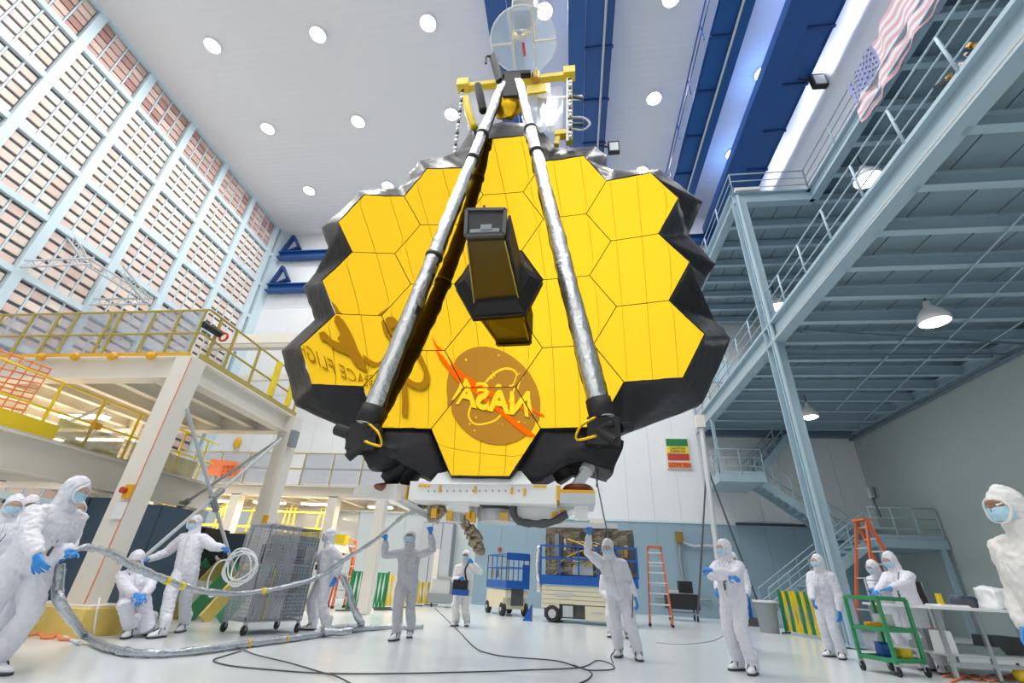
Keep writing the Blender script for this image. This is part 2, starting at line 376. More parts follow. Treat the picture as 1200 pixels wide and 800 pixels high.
# ------------------------------------------------------------------ blue overhead crane
ZG = 20.5
def girder(name, label, x0, x1, wx0, wx1, pipe, pn):
    g = thing(name, label, 'crane', ((x0+x1)/2, 12, ZG), 'blue crane girders under the ceiling')
    MB().box((x0, YF+.5, ZG), (x1, YB-.35, ZG+.5)).build('box_beam', 'crane', g)
    MB().box((min(x0, wx0), YF+.5, ZG-.03), (max(x1, wx0), YB-.35, ZG)).build('bottom_flange', 'crane', g)
    n = 13; L = (YB-YF-1)/n
    p = MB().box((wx0+.02, YF+.53, ZG+.1), (wx1-.02, YF+.5+L-.03, ZG+.16)).build('walkway_plate', 'crane', g)
    copies(p, [(0, i*L, 0) for i in range(n)])
    p = MB().box((wx0, YF+.45, ZG+.02), (wx1+.05, YF+.55, ZG+.12)).build('cross_rib', 'crane_dark', g)
    copies(p, [(0, i*L, 0) for i in range(n+1)])
    MB().box((wx1-.05 if wx1 > wx0 else wx1, YF+.5, ZG+.05), (wx1, YB-.4, ZG+.2)).build('edge_angle', 'crane_dark', g)
    if pipe: MB().tube([(pipe, YF+.5, ZG-.05), (pipe, YB-.4, ZG-.05)], .05).build('conduit', 'lgrey', g)
    if pn:
        h = MB().tube([(pn, YF+.5, ZG+1.2), (pn, YB-.4, ZG+1.2)], .03)
        h.tube([(pn, YF+.5, ZG+.7), (pn, YB-.4, ZG+.7)], .025)
        h.build('handrail', 'crane_dark', g)
        q = MB().tube([(pn, YF+.6, ZG+.1), (pn, YF+.6, ZG+1.2)], .03).build('handrail_post', 'crane_dark', g); copies(q, [(0, i*L, 0) for i in range(n)])
    return g
girder('crane_girder', 'blue crane girder partly behind the clear round disc', -3.0, -2.2, -2.2, -1.7, 0, 0)
girder('crane_girder', 'blue crane girder with ribbed walkway directly right of the clear round disc', .17, .85, .85, 1.95, 1.6, 0)
girder('crane_girder', 'blue crane girder with handrail and light conduit, third from the left', 6.72, 7.1, 6.68, 5.8, 6.66, 5.6)
girder('crane_girder', 'rightmost blue crane girder beside the white upper wall', 8.4, 9.35, 9.35, 10.4, 0, 0)
for z, lb in ((20.0, 'upper'), (17.3, 'lower')):
    rt = thing('crane_rail', '%s blue crane rail along the back wall with dark corner bracket' % lb, 'rail', (XL, 22.6, z))
    MB().ibeam((XL+.3, 22.55, z), (XR if z > 18 else -6, 22.55, z), .5, .5, .06).build('rail_beam', 'crane', rt)
    wb_ = MB().bar((XL+1.0, 22.55, z), (XL+1.0, 22.97, z), .2, .3).build('wall_bracket', 'crane_dark', rt); copies(wb_, [(k*3.0, 0, 0) for k in range(11 if z > 18 else 5)])
    b = MB().bar((XL+.45, 22.5, z+.2), (XL+.95, 22.5, z+1.7), .16, .3, (0, 1, 0)).bar((XL+.95, 22.5, z+1.7), (XL+1.7, 22.5, z+.55), .16, .3, (0, 1, 0)).bar((XL+1.7, 22.5, z+.7), (XL+.9, 22.5, z+.3), .12, .3, (0, 1, 0))
    b.build('corner_bracket', 'crane_dark', rt)
for lb, p in (('on the girder right of the clear disc', (2.38,15.71,20.30)), ('on the rightmost blue girder', (10.68,13.04,20.30))):
    f = thing('floodlight', 'small black box floodlight ' + lb, 'lamp', p, 'floodlights')
    MB().cbox(V(p), (.55, .22, .75)).build('housing', 'blackmat', f)
    MB().cbox(V(p)+V((0, -.13, -.05)), (.42, .04, .55)).build('glass', 'lgrey', f)
    MB().bar(V(p)+V((-.3, 0, .1)), V(p)+V((-.75, 0, .25)), .06).build('arm', 'blackmat', f)
# ------------------------------------------------------------------ the space telescope
MC = V((-1.167, 6.209, 5.47)); AX = V((1, -.018, .008)); AY = V((-.008, .018, 1)); AN = V((-.018, -1, .017))
HP = 1.325; HS = HP/math.sqrt(3); ROC = 15.88
def mp(x, y, d=0): return MC+AX*x+AY*y+AN*((x*x+y*y)/(2*ROC)+d)
T = thing('space_telescope', 'giant gold mirrored space telescope with black skirt hanging from the yellow lifting frame', 'telescope', (-1.17, 6.3, 1.9))
segs = [(c, r) for c, rs in ((-2, (1, 0, -1)), (-1, (1.5, .5, -.5, -1.5)), (0, (2, 1, -1, -2)), (1, (1.5, .5, -.5, -1.5)), (2, (1, 0, -1))) for r in rs]
def hexm(c, r, sc, d, n=7, skirt=.05):
    cx = c*1.5*HS; cy = r*HP; mb = MB(); idx = {}; vs = []; fs = []
    for i in range(-n, n+1):
        for j in range(-n, n+1):
            if abs(i+j) <= n:
                idx[i, j] = len(vs); vs.append(mp(cx+(i+j/2)/n*HS*sc, cy+(j*math.sqrt(3)/2)/n*HS*sc, d))
    for (i, j) in idx:
        a = idx[i, j]
        if (i+1, j) in idx and (i, j+1) in idx: fs.append((a, idx[i+1, j], idx[i, j+1]))
        if (i+1, j) in idx and (i+1, j-1) in idx: fs.append((a, idx[i+1, j-1], idx[i+1, j]))
    return mb.add(vs, fs)
for c, r in segs:
    hexm(c, r, .990, 0).build('mirror_segment', 'gold', T, smooth=True)
bk = MB()
for c, r in segs+[(0, 0)]:
    cx = c*1.5*HS; cy = r*HP
    bk.poly([mp(cx+HS*1.005*math.cos(k*math.pi/3), cy+HS*1.005*math.sin(k*math.pi/3), -.04) for k in range(6)], AN*-.12)
bk.build('backplane', 'blackmat', T)
# black film skirt: a frill round the mirror from its rim back and outward
YS = 6.75
outer = [(-2.18,6.75,10.22), (-2.48,6.75,9.44), (-2.77,6.75,9.36), (-3.30,6.75,9.29), (-3.47,6.75,8.90), (-3.41,6.75,8.47), (-3.64,6.75,8.49), (-4.51,6.75,8.43), (-4.78,6.75,7.97), (-5.16,6.75,7.43), (-4.75,6.75,6.64), (-4.97,6.75,6.22), (-5.15,6.75,5.90), (-4.70,6.75,5.14), (-5.18,6.75,4.49), (-4.59,6.75,3.43), (-3.48,6.75,3.01), (-2.99,6.75,2.48), (-2.14,6.75,2.28), (-0.72,6.75,2.31), (0.27,6.75,2.54), (0.79,6.75,3.02), (2.02,6.75,3.51), (2.61,6.75,4.62), (2.41,6.75,4.98), (2.16,6.75,5.34), (2.40,6.75,5.83), (2.61,6.75,6.12), (2.24,6.75,6.80), (2.60,6.75,7.61), (1.90,6.75,8.56), (0.98,6.75,8.62), (0.83,6.75,8.46), (0.87,6.75,9.07), (0.63,6.75,9.38), (-0.18,6.75,9.41), (-0.65,6.75,10.23), (-1.43,6.75,10.44)]
# rim of the mirror: boundary of the hexagon cluster
from collections import Counter
ev = Counter(); pos = {}
for c, r in segs+[(0, 0)]:
    q = [(c*1.5*HS+HS*math.cos(k*math.pi/3), r*HP+HS*math.sin(k*math.pi/3)) for k in range(6)]
    ks = [(round(a, 2), round(b, 2)) for a, b in q]
    for k_, (a, b) in zip(ks, q): pos[k_] = (a, b)
    for k in range(6): ev[tuple(sorted((ks[k], ks[(k+1) % 6])))] += 1
nx = {}
for (a, b), n in ev.items():
    if n == 1: nx.setdefault(a, []).append(b); nx.setdefault(b, []).append(a)
start = max(nx, key=lambda k: (k[1], -k[0])); loop = [start]; prev = None; cur = start
while True:
    nn = [k for k in nx[cur] if k != prev]
    n = nn[0] if prev else min(nx[cur], key=lambda k: k[0])
    prev, cur = cur, n
    if cur == start: break
    loop.append(cur)
inner = [mp(*pos[k], .012) for k in loop]
inner2 = [mp(pos[k][0]*1.008, pos[k][1]*1.008, -.10) for k in loop]
# pair the two outlines greedily (both run the same way round)
mb = MB(); A = inner2; B = [V(p) for p in outer]
# rotate the outer loop so that it starts nearest the inner start
k0 = min(range(len(B)), key=lambda k: (B[k]-A[0]).length); B = B[k0:]+B[:k0]
i = j = 0; na = len(A); nb = len(B)
tri = []
while i < na or j < nb:
    a = A[i % na]; b = B[j % nb]; a2 = A[(i+1) % na]; b2 = B[(j+1) % nb]
    if j >= nb or (i < na and (a2-b).length*(1.0) <= (b2-a).length): tri.append((('a', i % na), ('b', j % nb), ('a', (i+1) % na))); i += 1
    else: tri.append((('a', i % na), ('b', j % nb), ('b', (j+1) % nb))); j += 1
vs = A+B; f = lambda t: t[1] if t[0] == 'a' else na+t[1]
mb.add(vs, [tuple(f(t) for t in q) for q in tri if len({f(t) for t in q}) == 3])
n0 = len(mb.v)
mb.add(inner+inner2, [(k, (k+1) % na, na+(k+1) % na, na+k) for k in range(na)])
# hem turned back
mb.add(B+[p+V((0, .35, 0))-(p-MC)*.02 for p in B], [(k, (k+1) % nb, nb+(k+1) % nb, nb+k) for k in range(nb)])
mb.build('black_skirt', 'black', T, smooth=True, sub=5, clean=True, crumple=(.018, 4.5))
# lower corner covers under the struts
def cover(pts, y, th, parent=T, cr=(.05, 3)):
    c = sum((V(p) for p in pts), V((0, 0, 0)))/len(pts); m = MB(); n = len(pts); P = [V(p) for p in pts]; Bk = [c+(p-c)*.9+V((0, th, 0)) for p in P]
    ctr = c+V((0, -.12, 0))
    m.add(P+[ctr]+Bk, [(k, (k+1) % n, n) for k in range(n)]+[(k, (k+1) % n, n+1+(k+1) % n, n+1+k) for k in range(n)])
    return m.build('corner_cover', 'black', parent, smooth=True, sub=4, crumple=cr)
cover([(-3.05,5.95,2.79), (-2.73,5.95,2.79), (-1.94,5.95,2.80), (-1.60,5.95,2.23), (-1.79,5.95,2.09), (-2.02,5.95,2.24), (-2.38,5.95,2.41), (-2.72,5.95,2.26), (-2.94,5.95,2.59)], 5.95, .7)
cover([(-0.75,5.95,2.25), (-0.40,5.95,2.83), (0.37,5.95,2.84), (0.68,5.95,2.67), (0.56,5.95,2.28), (0.28,5.95,2.40), (-0.04,5.95,2.39), (-0.31,5.95,2.23), (-0.50,5.95,2.12)], 5.95, .7)
# struts of crinkled foil with black bands, hinge knuckles at their feet
for sx, p, q in ((-1, (-2.83,5.88,2.86), (-1.30,5.75,10.24)), (1, (0.44,5.86,2.97), (-0.96,5.75,10.28))):
    p = V(p); q = V(q); n = 46; rr = [.155-.06*k/n for k in range(n+1)]
    so = MB().tube([p.lerp(q, k/n) for k in range(n+1)], rr, 16).build('strut', ['foil', 'blackmat'], T, smooth=True, crumple=(.028, 7))
    for f_ in so.data.polygons: f_.material_index = 1 if (f_.normal.y > .25 or f_.normal.x > .93) else 0
    for t in (.0, .39, .70, .79):
        if t == .39 and sx > 0: continue
        a = p.lerp(q, t); b = p.lerp(q, t+(.035 if t == 0 else .008)); r = .155-.06*t+.02
        MB().cyl(a, b, r, r, 14).build('strut_band', 'blackmat', T, smooth=True)
    h = MB()
    for k in range(9):
        c = p+V((random.uniform(-.26, .26), random.uniform(-.12, .08), random.uniform(-.42, .02)))
        h.cyl(c, c+V((random.uniform(-.25, .25), random.uniform(-.12, .12), random.uniform(-.2, .2))), random.uniform(.04, .09))
    h.cbox(p+V((0, .05, -.2)), (.42, .3, .36)).build('strut_hinge', 'blackmat', T, smooth=False)
    cb = [p+V(t) for t in ((-.1*sx, -.18, -.05), (-.3*sx, -.25, -.2), (-.35*sx, -.22, -.36), (-.1*sx, -.2, -.3))]
    MB().tube(spline(cb), .02, 6).build('cable', 'kapton', T, smooth=True)
# secondary mirror support folded at the top
MB().box((-1.27,5.70,9.78), (-0.93,5.95,10.56)).build('secondary_box', 'blackmat', T)
MB().ell((-1.21,5.95,9.81), (.34, .2, .34), 14, 10).build('secondary_cover', 'kapton', T, smooth=True, crumple=(.07, 6))
MB().bar((-1.35,5.70,10.25), (-1.59,5.80,11.38), .14, .14).tube(spline([(-1.59,5.80,11.38), (-1.71,5.70,11.23), (-1.68,5.60,10.80)]), .025, 6).build('latch_arm', 'blackmat', T)
MB().tube(spline([(-1.92,6.00,10.68), (-1.82,6.00,10.22), (-1.74,6.05,9.85)]), .09, 8).build('latch_arm', 'blackmat', T, smooth=True)
# aft optics: hexagonal skirt plate and tapered box pointing out of the mirror's centre
hx = [(-1.90,6.13,5.37), (-1.54,6.13,4.73), (-0.67,6.13,4.78), (-0.41,6.13,5.42), (-0.79,6.13,6.08), (-1.62,6.13,6.03)]
MB().poly(hx, (0, .04, 0)).build('optics_skirt', 'black', T)
c0 = sum((V(p) for p in hx), V((0, 0, 0)))/6
MB().add([c0+(V(p)-c0)*.95+V((0, -.02, 0)) for p in hx]+[c0+(V(p)-c0)*.72+V((0, -.16, 0)) for p in hx], [(k, (k+1) % 6, 6+(k+1) % 6, 6+k) for k in range(6)]+[(6, 7, 8, 9, 10, 11)]).build('optics_collar', 'black', T)
q0 = [V(p) for p in ((-1.50,6.00,4.96), (-0.78,6.00,5.02), (-0.84,6.00,5.85), (-1.48,6.00,5.84))]; q1 = [V(p) for p in ((-1.43,4.95,5.30), (-0.88,4.95,5.30), (-0.88,4.95,5.77), (-1.46,4.95,5.80))]
MB().add(q0+q1, [(0, 1, 5, 4), (1, 2, 6, 5), (2, 3, 7, 6), (3, 0, 4, 7), (4, 5, 6, 7), (0, 3, 2, 1)]).build('optics_box', ['olive'], T)
MB().add([p+V((0, -.005, 0))*1 for p in q1]+[q1[0].lerp(c, 1)+V((0, -.12, 0)) for c in q1], [(0, 1, 5, 4), (1, 2, 6, 5), (2, 3, 7, 6), (3, 0, 4, 7), (4, 5, 6, 7)]).build('optics_lid', 'blackmat', T)
fr = MB()
for a, b in ((0, 1), (1, 2), (2, 3), (3, 0)): fr.bar(q1[a]+V((0, -.12, 0)), q1[b]+V((0, -.12, 0)), .05, .05)
fr.build('lid_frame', 'dgrey', T)
for k in (0, 1):
    MB().bar(q0[k]+V((0, 0, -.02)), q1[k]+V((0, 0, -.02)), .018, .03).build('edge_rail', 'yrail', T)
side = MB().poly([q0[1]+V((.02, 0, 0)), q0[2]+V((.02, 0, 0)), q1[2]+V((.02, 0, 0)), q1[1]+V((.02, 0, 0))], (.04, 0, 0)); side.build('side_panel', 'blackmat', T)
MB().cyl((q1[2]+q1[3])/2+V((-.05, -.06, .02)), (q1[2]+q1[3])/2+V((-.05, -.06, .14)), .022).build('lid_pin', 'maroon', T)
lb = (q1[0]+q1[1])/2+V((0, -.14, .06))
MB().cbox(lb, (.42, .04, .06)).cbox(lb+V((.02, -.01, .05)), (.16, .05, .09)).build('latch_bar', 'grey', T)
# lower deck
MB().add([(-1.80,5.80,2.05), (-0.47,5.80,2.08), (-0.64,5.95,2.28), (-1.72,5.95,2.25), V((-1.80,5.80,2.05))+V((0, .4, 0)), V((-0.47,5.80,2.08))+V((0, .4, 0))], [(0, 1, 2, 3), (0, 3, 4), (1, 5, 2), (2, 5, 4, 3), (0, 4, 5, 1)]).build('base_cap', 'white', T)
MB().box((-2.07,5.85,1.86), V((-0.17,5.85,2.09))+V((0, .45, 0))).build('base_beam', 'white', T)
for x in (515, 557, 600, 614): pass
for c in ((-1.66,5.85,2.00), (-1.20,5.85,2.00), (-0.73,5.85,2.00), (-0.57,5.85,1.99)):
    MB().cbox(V(c)+V((0, -.012, 0)), (.03, .02, .08)).build('amber_tab', 'amber', T)
hol = MB()
for k in range(16): hol.cyl(V((-1.81,5.85,1.97)).lerp(V((-0.56,5.85,2.01)), k/15)+V((0, -.004, 0)), V((-1.81,5.85,1.97)).lerp(V((-0.56,5.85,2.01)), k/15)+V((0, -.001, 0)), .012, n=8)
hol.build('rivets', 'grey', T, kind='stuff')
for a, b in (((-2.10,5.82,1.86), (-2.09,5.82,2.03)), ((-0.17,5.82,1.90), (-0.12,5.82,2.08))): MB().box(a, V(b)+V((0, .4, 0))).build('amber_bracket', 'amber', T)
for a, b in (((-1.95,5.83,2.02), (-1.80,5.83,2.05)), ((-0.46,5.83,2.05), (-0.30,5.83,2.08))): MB().box(a, V(b)+V((0, .3, 0))).build('amber_strip', 'amber', T)
ft = MB().box((-0.13,5.80,1.87), V((0.30,5.80,1.99))+V((0, .7, 0))); ft.build('foot_plate', 'lgrey', T)
MB().box((-0.12,5.82,1.98), V((0.30,5.82,2.03))+V((0, .5, 0))).build('amber_strip', 'amber', T)
MB().ell((0.10,6.10,2.09), (.2, .2, .07), 10, 6).build('foot_bracket', 'maroon', T)
MB().ell((-2.66,6.60,2.13), (.22, .2, .06), 10, 6).build('foot_bracket', 'maroon', T)
MB().bar((0.07,6.00,2.10), (0.24,6.05,2.35), .12, .12).cyl((0.20,6.00,2.29), (0.24,6.05,2.37), .09).build('pin_block', 'lgrey', T)
MB().box((0.05,6.00,1.72), V((0.21,6.00,1.91))+V((0, .2, 0))).build('hanger', 'white', T)
for a, b in (((-2.67,6.60,2.26), (-2.25,6.30,2.55)), ((-2.37,6.60,2.20), (-2.22,6.40,2.48)), ((-0.04,6.30,2.26), (-0.15,6.30,2.49)), ((0.04,6.30,2.31), (0.18,6.30,2.56))):
    MB().tube([V(a).lerp(V(b), k/8) for k in range(9)], .15, 10).build('film_boot', 'black', T, smooth=True, crumple=(.05, 6))
MB().poly([(-2.44,6.20,1.96), (-2.15,6.00,1.88), (-1.88,6.60,1.76), (-1.91,6.60,1.67), (-2.28,6.20,1.85)], (0, .25, 0)).build('tray_rail', 'lgrey', T)
MB().bar((-3.79,8.20,2.30), (-2.19,6.10,1.98), .3, .2).build('outrigger', 'white', T)
MB().box((-1.63,6.20,1.78), (-1.34,6.90,2.02)).build('instrument_box', 'white', T)
MB().box((-1.61,6.30,1.67), (-1.47,6.80,1.86)).build('instrument_box', 'lgrey', T)
MB().box((-1.18,6.10,1.85), (-0.80,7.00,2.06)).build('instrument_box', 'blackmat', T)
MB().lathe((-1.00,6.60,1.80), [(.28, -.10), (.30, .0), (.30, .10), (.26, .16)], 16).build('instrument_drum', 'lgrey', T)
MB().cbox((-0.87,6.25,1.74), (.12, .06, .1)).build('port_frame', 'brass', T)
MB().poly([(-0.70,6.20,1.90), (-0.01,6.20,1.92), (0.04,6.20,1.86), (-0.32,6.20,1.70), (-0.62,6.20,1.69), (-0.73,6.20,1.79)], (0, .6, 0)).build('instrument_box', 'white', T)
MB().tube(spline([(-0.73,6.15,1.91), (-0.73,6.15,1.78), (-0.62,6.15,1.67), (-0.31,6.15,1.67), (-0.04,6.15,1.78)]), .05, 8).build('hose_loop', 'dgrey', T, smooth=True, crumple=(.02, 9))
for c in ((-1.88,6.40,1.80), (-1.80,6.30,1.86), (-1.93,6.40,1.87), (-1.73,6.30,1.77), (-2.01,6.40,1.89), (-1.85,6.40,1.73)):
    MB().ell(c, (.09, .09, .08), 8, 6).build('cable_bundle', 'mli', T, crumple=(.05, 9))
for c in ((-1.35,6.30,1.76), (-1.29,6.30,1.72), (-1.59,6.20,1.72), (-1.80,6.20,1.75), (-0.10,6.20,1.78), (-0.21,6.20,1.75)):
    MB().cbox(c, (.07, .07, .12)).build('amber_tab', 'amber', T)
ch = MB()
for k in range(14):
    t = k/13; p = V((-1.45,6.60,1.73)).lerp(V((-1.23,6.60,1.33)), t)
    ch.ell(p+V((random.uniform(-.04, .04), 0, 0)), (.07, .06, .06), 8, 6)
ch.build('hanging_harness', 'mli', T, crumple=(.04, 9))
# ------------------------------------------------------------------ lifting frame, hook block and clear disc
LF = thing('lifting_frame', 'yellow lifting frame with clear plastic sheets above the gold mirror', 'frame', (-1.2, 6.5, 10.2))
MB().bar((-2.53,6.50,11.45), (0.17,6.50,11.58), .15, .13).build('top_beam', 'yellow', LF)
for c in ((-2.42,6.45,11.46), (0.11,6.45,11.57)): MB().cbox(c, (.27, .24, .24)).build('corner_block', 'yellow', LF)
MB().bar((0.11,6.50,11.52), (0.08,6.50,9.23), .14, .14).build('post', 'yellow', LF)
MB().bar((0.07,6.38,11.27), (0.04,6.38,9.14), .05, .03).build('scale_strip', 'white', LF)
MB().bar((-0.23,6.50,9.51), (0.03,6.50,9.51), .16, .14).build('lower_arm', 'yellow', LF)
MB().bar((-0.19,6.50,9.18), (-0.16,6.50,9.45), .1, .1).build('lower_arm', 'yellow', LF)
MB().poly([(-0.90,6.60,11.36), (-0.03,6.60,11.40), (-0.05,6.60,9.79), (-0.85,6.60,9.76)], (0, .02, 0)).build('plastic_sheet', 'film', LF)
MB().poly([(-2.38,6.60,11.42), (-1.57,6.60,11.45), (-1.84,6.60,10.34), (-2.21,6.60,10.02)], (0, .02, 0)).build('plastic_sheet', 'film', LF)
for a, b, r in (((-0.45,6.80,11.74), (-0.34,6.80,10.15), .12), ((-0.61,6.80,11.36), (-0.59,6.80,10.17), .08), ((-0.88,6.70,11.08), (0.40,6.70,11.02), .06), ((-0.75,6.90,10.94), (-0.04,6.90,10.92), .05)): MB().bar(a, b, r*1.5, r).build('inner_bar', 'steel', LF)
MB().bar((-0.88,6.45,11.06), (-0.43,6.45,11.09), .05, .3).build('top_plate', 'yellow', LF)
MB().tube(spline([(-2.33,6.50,11.03), (-2.21,6.50,10.49), (-2.04,6.55,10.00)]), .09, 8).build('sling', 'yellow', LF, smooth=True)
for x0, x1 in (((-2.42,6.45,11.26), (-2.38,6.45,9.12)), ((0.12,6.35,11.21), (0.10,6.35,9.23))):
    for k in range(18):
        p = V(x0).lerp(V(x1), k/17); MB().ell(p, (.035, .035, .06) if k % 2 else (.05, .03, .06), 8, 6).build('chain_link', 'steel' if k % 3 else 'dgrey', LF, smooth=True)
MB().tube(spline([(0.14,6.50,10.06), (0.40,6.40,9.86), (0.52,6.40,9.65), (0.37,6.40,9.48), (0.17,6.50,9.66)]), .025, 6).build('tether', 'lgrey', LF, smooth=True)
MB().bar((0.12,6.50,10.81), (0.42,6.50,10.68), .06, .06).bar((0.14,6.50,9.83), (0.40,6.50,9.80), .06, .06).build('side_pin', 'dgrey', LF)
MB().bar((-1.53,6.40,11.59), (-0.79,6.40,11.55), .2, .12).build('black_plate', 'blackmat', LF)
MB().cyl((-0.67,6.40,11.34), (-0.67,6.40,11.60), .10).build('shackle_post', 'brass', LF)
CB = thing('crane_hook_block', 'white crane hook block with rope falls inside the clear round disc', 'hook', (-1.0, 6.15, 12.7))
MB().cbox((-.98, 6.15, 14.3), (.62, .5, 1.6)).build('block_body', 'lgrey', CB)
MB().cbox((-.98, 5.95, 13.35), (.5, .4, .5)).build('swivel', 'dgrey', CB)
MB().tube(spline([(-.98, 6.1, 13.3), (-.98, 6.1, 12.95), (-.85, 6.1, 12.75), (-1.05, 6.1, 12.6), (-1.2, 6.1, 12.8)]), .06, 8).build('hook', 'brass', CB, smooth=True)
for dx in (-.5, -.42, .42, .5): MB().tube([(-.98+dx*.6, 6.15, 15), (-.98+dx, 6.15, 21)], .025, 6).build('wire_rope', 'dgrey', CB)
MB().tube([(-.98, 6.15, 12.45), (-.95, 6.3, 12.2)], .035, 8).build('link_rod', 'redbox', CB)
DT = thing('drip_disc', 'clear round acrylic drip disc with yellow ribs above the lifting frame', 'disc', (-.98, 6.15, 12.5))
MB().lathe((-.98, 6.15, 12.5), [(.79, 0), (.79, .03)], 40).build('disc_plate', 'disc', DT)
MB().tube([(-.98+.79*math.cos(t*math.pi/20), 6.15+.79*math.sin(t*math.pi/20), 12.51) for t in range(40)], .016, 6, closed=True).build('rim', 'white', DT, smooth=True)
for a, b in (((-1.24, 5.4), (-1.24, 6.9)), ((-.72, 5.4), (-.72, 6.9)), ((-1.76, 6.15), (-1.26, 6.15)), ((-.7, 6.15), (-.2, 6.15))):
    MB().bar((*a, 12.48), (*b, 12.48), .04, .03).build('rib', 'cream', DT)
for dx in (-.26, .26): MB().tube([(-.98+dx, 6.15, 12.5), (-.98+dx, 6.15, 13.9)], .02, 6).build('hanger_rod', 'yellow', DT)
# ------------------------------------------------------------------ right: blue grey steel mezzanine, two decks
def railing(root, pts, h=1.08, sp=1.345, m='mezz', r=.025, rr=(1.0, .66, .33), toe=.12, name='handrail'):
    for a, b in zip(pts[:-1], pts[1:]):
        a = V(a); b = V(b)
        for k in rr: MB().tube([a+V((0, 0, h*k)), b+V((0, 0, h*k))], r if k == 1 else r*.8, 6).build(name, m, root, smooth=True)
        L = (b-a).length; n = max(1, round(L/sp))
        p = MB().tube([a, a+V((0, 0, h))], r*1.25, 6).build('rail_post', m, root, smooth=True)
        copies(p, [(b-a)*(k/n) for k in range(n+1)])
        if toe: MB().bar(a+V((0, 0, toe/2+.02)), b+V((0, 0, toe/2+.02)), .015, toe).build('toe_board', m, root)
X0 = 6.42; Z1 = 7.85; YD = 22.9
MZ = thing('mezzanine_deck', 'blue grey steel mezzanine deck with ribbed underside along the grey right wall', 'platform', (X0, 13, 0))
MB().ibeam((X0, YF, Z1+.33), (X0, YD, Z1+.33), .34, .66, .05).build('edge_beam', 'mezz', MZ)
MB().tube([(X0-.12, YF, Z1+.12), (X0-.12, YD, Z1+.12)], .022, 6).build('conduit', 'cream_dk', MZ)
js = [5.69+1.247*k for k in range(-9, 14)]
j = MB().ibeam((X0+.06, js[0], Z1+.17), (XR-.02, js[0], Z1+.17), .18, .34, .025).build('joist', 'mezz', MZ)
copies(j, [(0, y-js[0], 0) for y in js])
nd = 8; dw = (XR-X0-.1)/nd
p = MB().box((X0+.05, YF, Z1+.50), (X0+.05+dw-.035, YD, Z1+.56)).build('deck_plank', 'mezz_deck', MZ)
copies(p, [(k*dw, 0, 0) for k in range(nd)])
MB().box((X0+.05, YF, Z1+.57), (XR, YD, Z1+.6)).build('deck_top', 'mezz_dark', MZ)
MB().ibeam((XR-.14, YF, Z1+.17), (XR-.14, YD, Z1+.17), .2, .3, .03).build('wall_beam', 'mezz', MZ)
MB().box((X0, YD-.3, Z1-.1), (XR, YD, Z1+.5)).build('end_beam', 'mezz_dark', MZ)
railing(MZ, [(X0-.06, -3, Z1+.68), (X0-.06, YD, Z1+.68)])
# column from the floor to the upper deck
cl = MB().ibeam((X0, 13.35, 0.02), (X0, 13.35, 14.0), .36, .40, .04, up=(0, 1, 0)); cl.build('column', 'mezz', MZ)
MB().tube([(X0-.12, 13.05, .02), (X0-.12, 13.05, 14)], .06, 8).build('downpipe', 'mezz', MZ)
MB().bar((X0, 13.35, .03), (X0, 13.35, .07), .6, .6).build('base_plate', 'mezz', MZ)
cab = MB().tube([(X0+.3, 13.8, Z1-.08), (XR, 13.9, Z1-.08)], .035, 6); cab.tube([(X0+.3, 12.2, Z1-.06), (XR, 13.3, Z1-.06)], .03, 6); cab.build('service_pipe', 'mezz_dark', MZ)
for a, b in (((8.88,7.69,7.80), (10.87,19.03,7.80)), ((10.24,9.45,7.80), (12.67,20.66,7.80)), ((12.14,11.90,7.80), (12.31,14.26,7.80))): MB().tube([a, b], .02, 6).build('service_pipe', 'mezz', MZ)
U = thing('upper_deck', 'higher blue grey steel deck with railings and stepped corner above the mezzanine', 'platform', (8, 14, 14.0))
Z2 = 14.0; X1 = 9.15; YC = 13.55
MB().ibeam((X0, YC, Z2+.27), (X0, YD, Z2+.27), .3, .54, .04).build('edge_beam', 'mezz', U)
MB().ibeam((X0-.1, YC, Z2+.27), (X1, YC, Z2+.27), .3, .54, .04).build('edge_beam', 'mezz', U)
MB().ibeam((X1, YF, Z2+.27), (X1, YC, Z2+.27), .3, .54, .04).build('edge_beam', 'mezz', U)
j = MB().ibeam((X0+.05, YC+1.25, Z2+.12), (XR-.02, YC+1.25, Z2+.12), .18, .3, .025).build('joist', 'mezz', U); copies(j, [(0, 1.25*k, 0) for k in range(7)])
j = MB().ibeam((X1+.05, YC, Z2+.12), (XR-.02, YC, Z2+.12), .18, .3, .025).build('joist', 'mezz', U); copies(j, [(0, -1.25*k, 0) for k in range(17)])
for k in range(8):
    x = X0+.05+k*dw
    MB().box((x, YC if x < X1 else YF, Z2+.34), (x+dw-.035, YD, Z2+.4)).build('deck_plank', 'mezz_deck', U)
MB().box((X0, YC, Z2+.42), (XR, YD, Z2+.45)).build('deck_top', 'mezz_dark', U)
MB().box((X1, YF, Z2+.42), (XR, YC, Z2+.45)).build('deck_top', 'mezz_dark', U)
railing(U, [(X0, YD, Z2+.54), (X0, YC, Z2+.54), (X1, YC, Z2+.54), (X1, YF, Z2+.54)], h=1.1, sp=1.9, toe=0)
MB().cbox((X0+.45, YC-.15, Z2+.62), (.9, .15, .12)).build('end_cover', 'cream', U)
# diagonal tube in the stairwell behind the column
MB().bar((6.6, 20.5, 10.2), (8.9, 18.5, 8.9), .3, .9).build('stair_stringer', 'mezz', U)
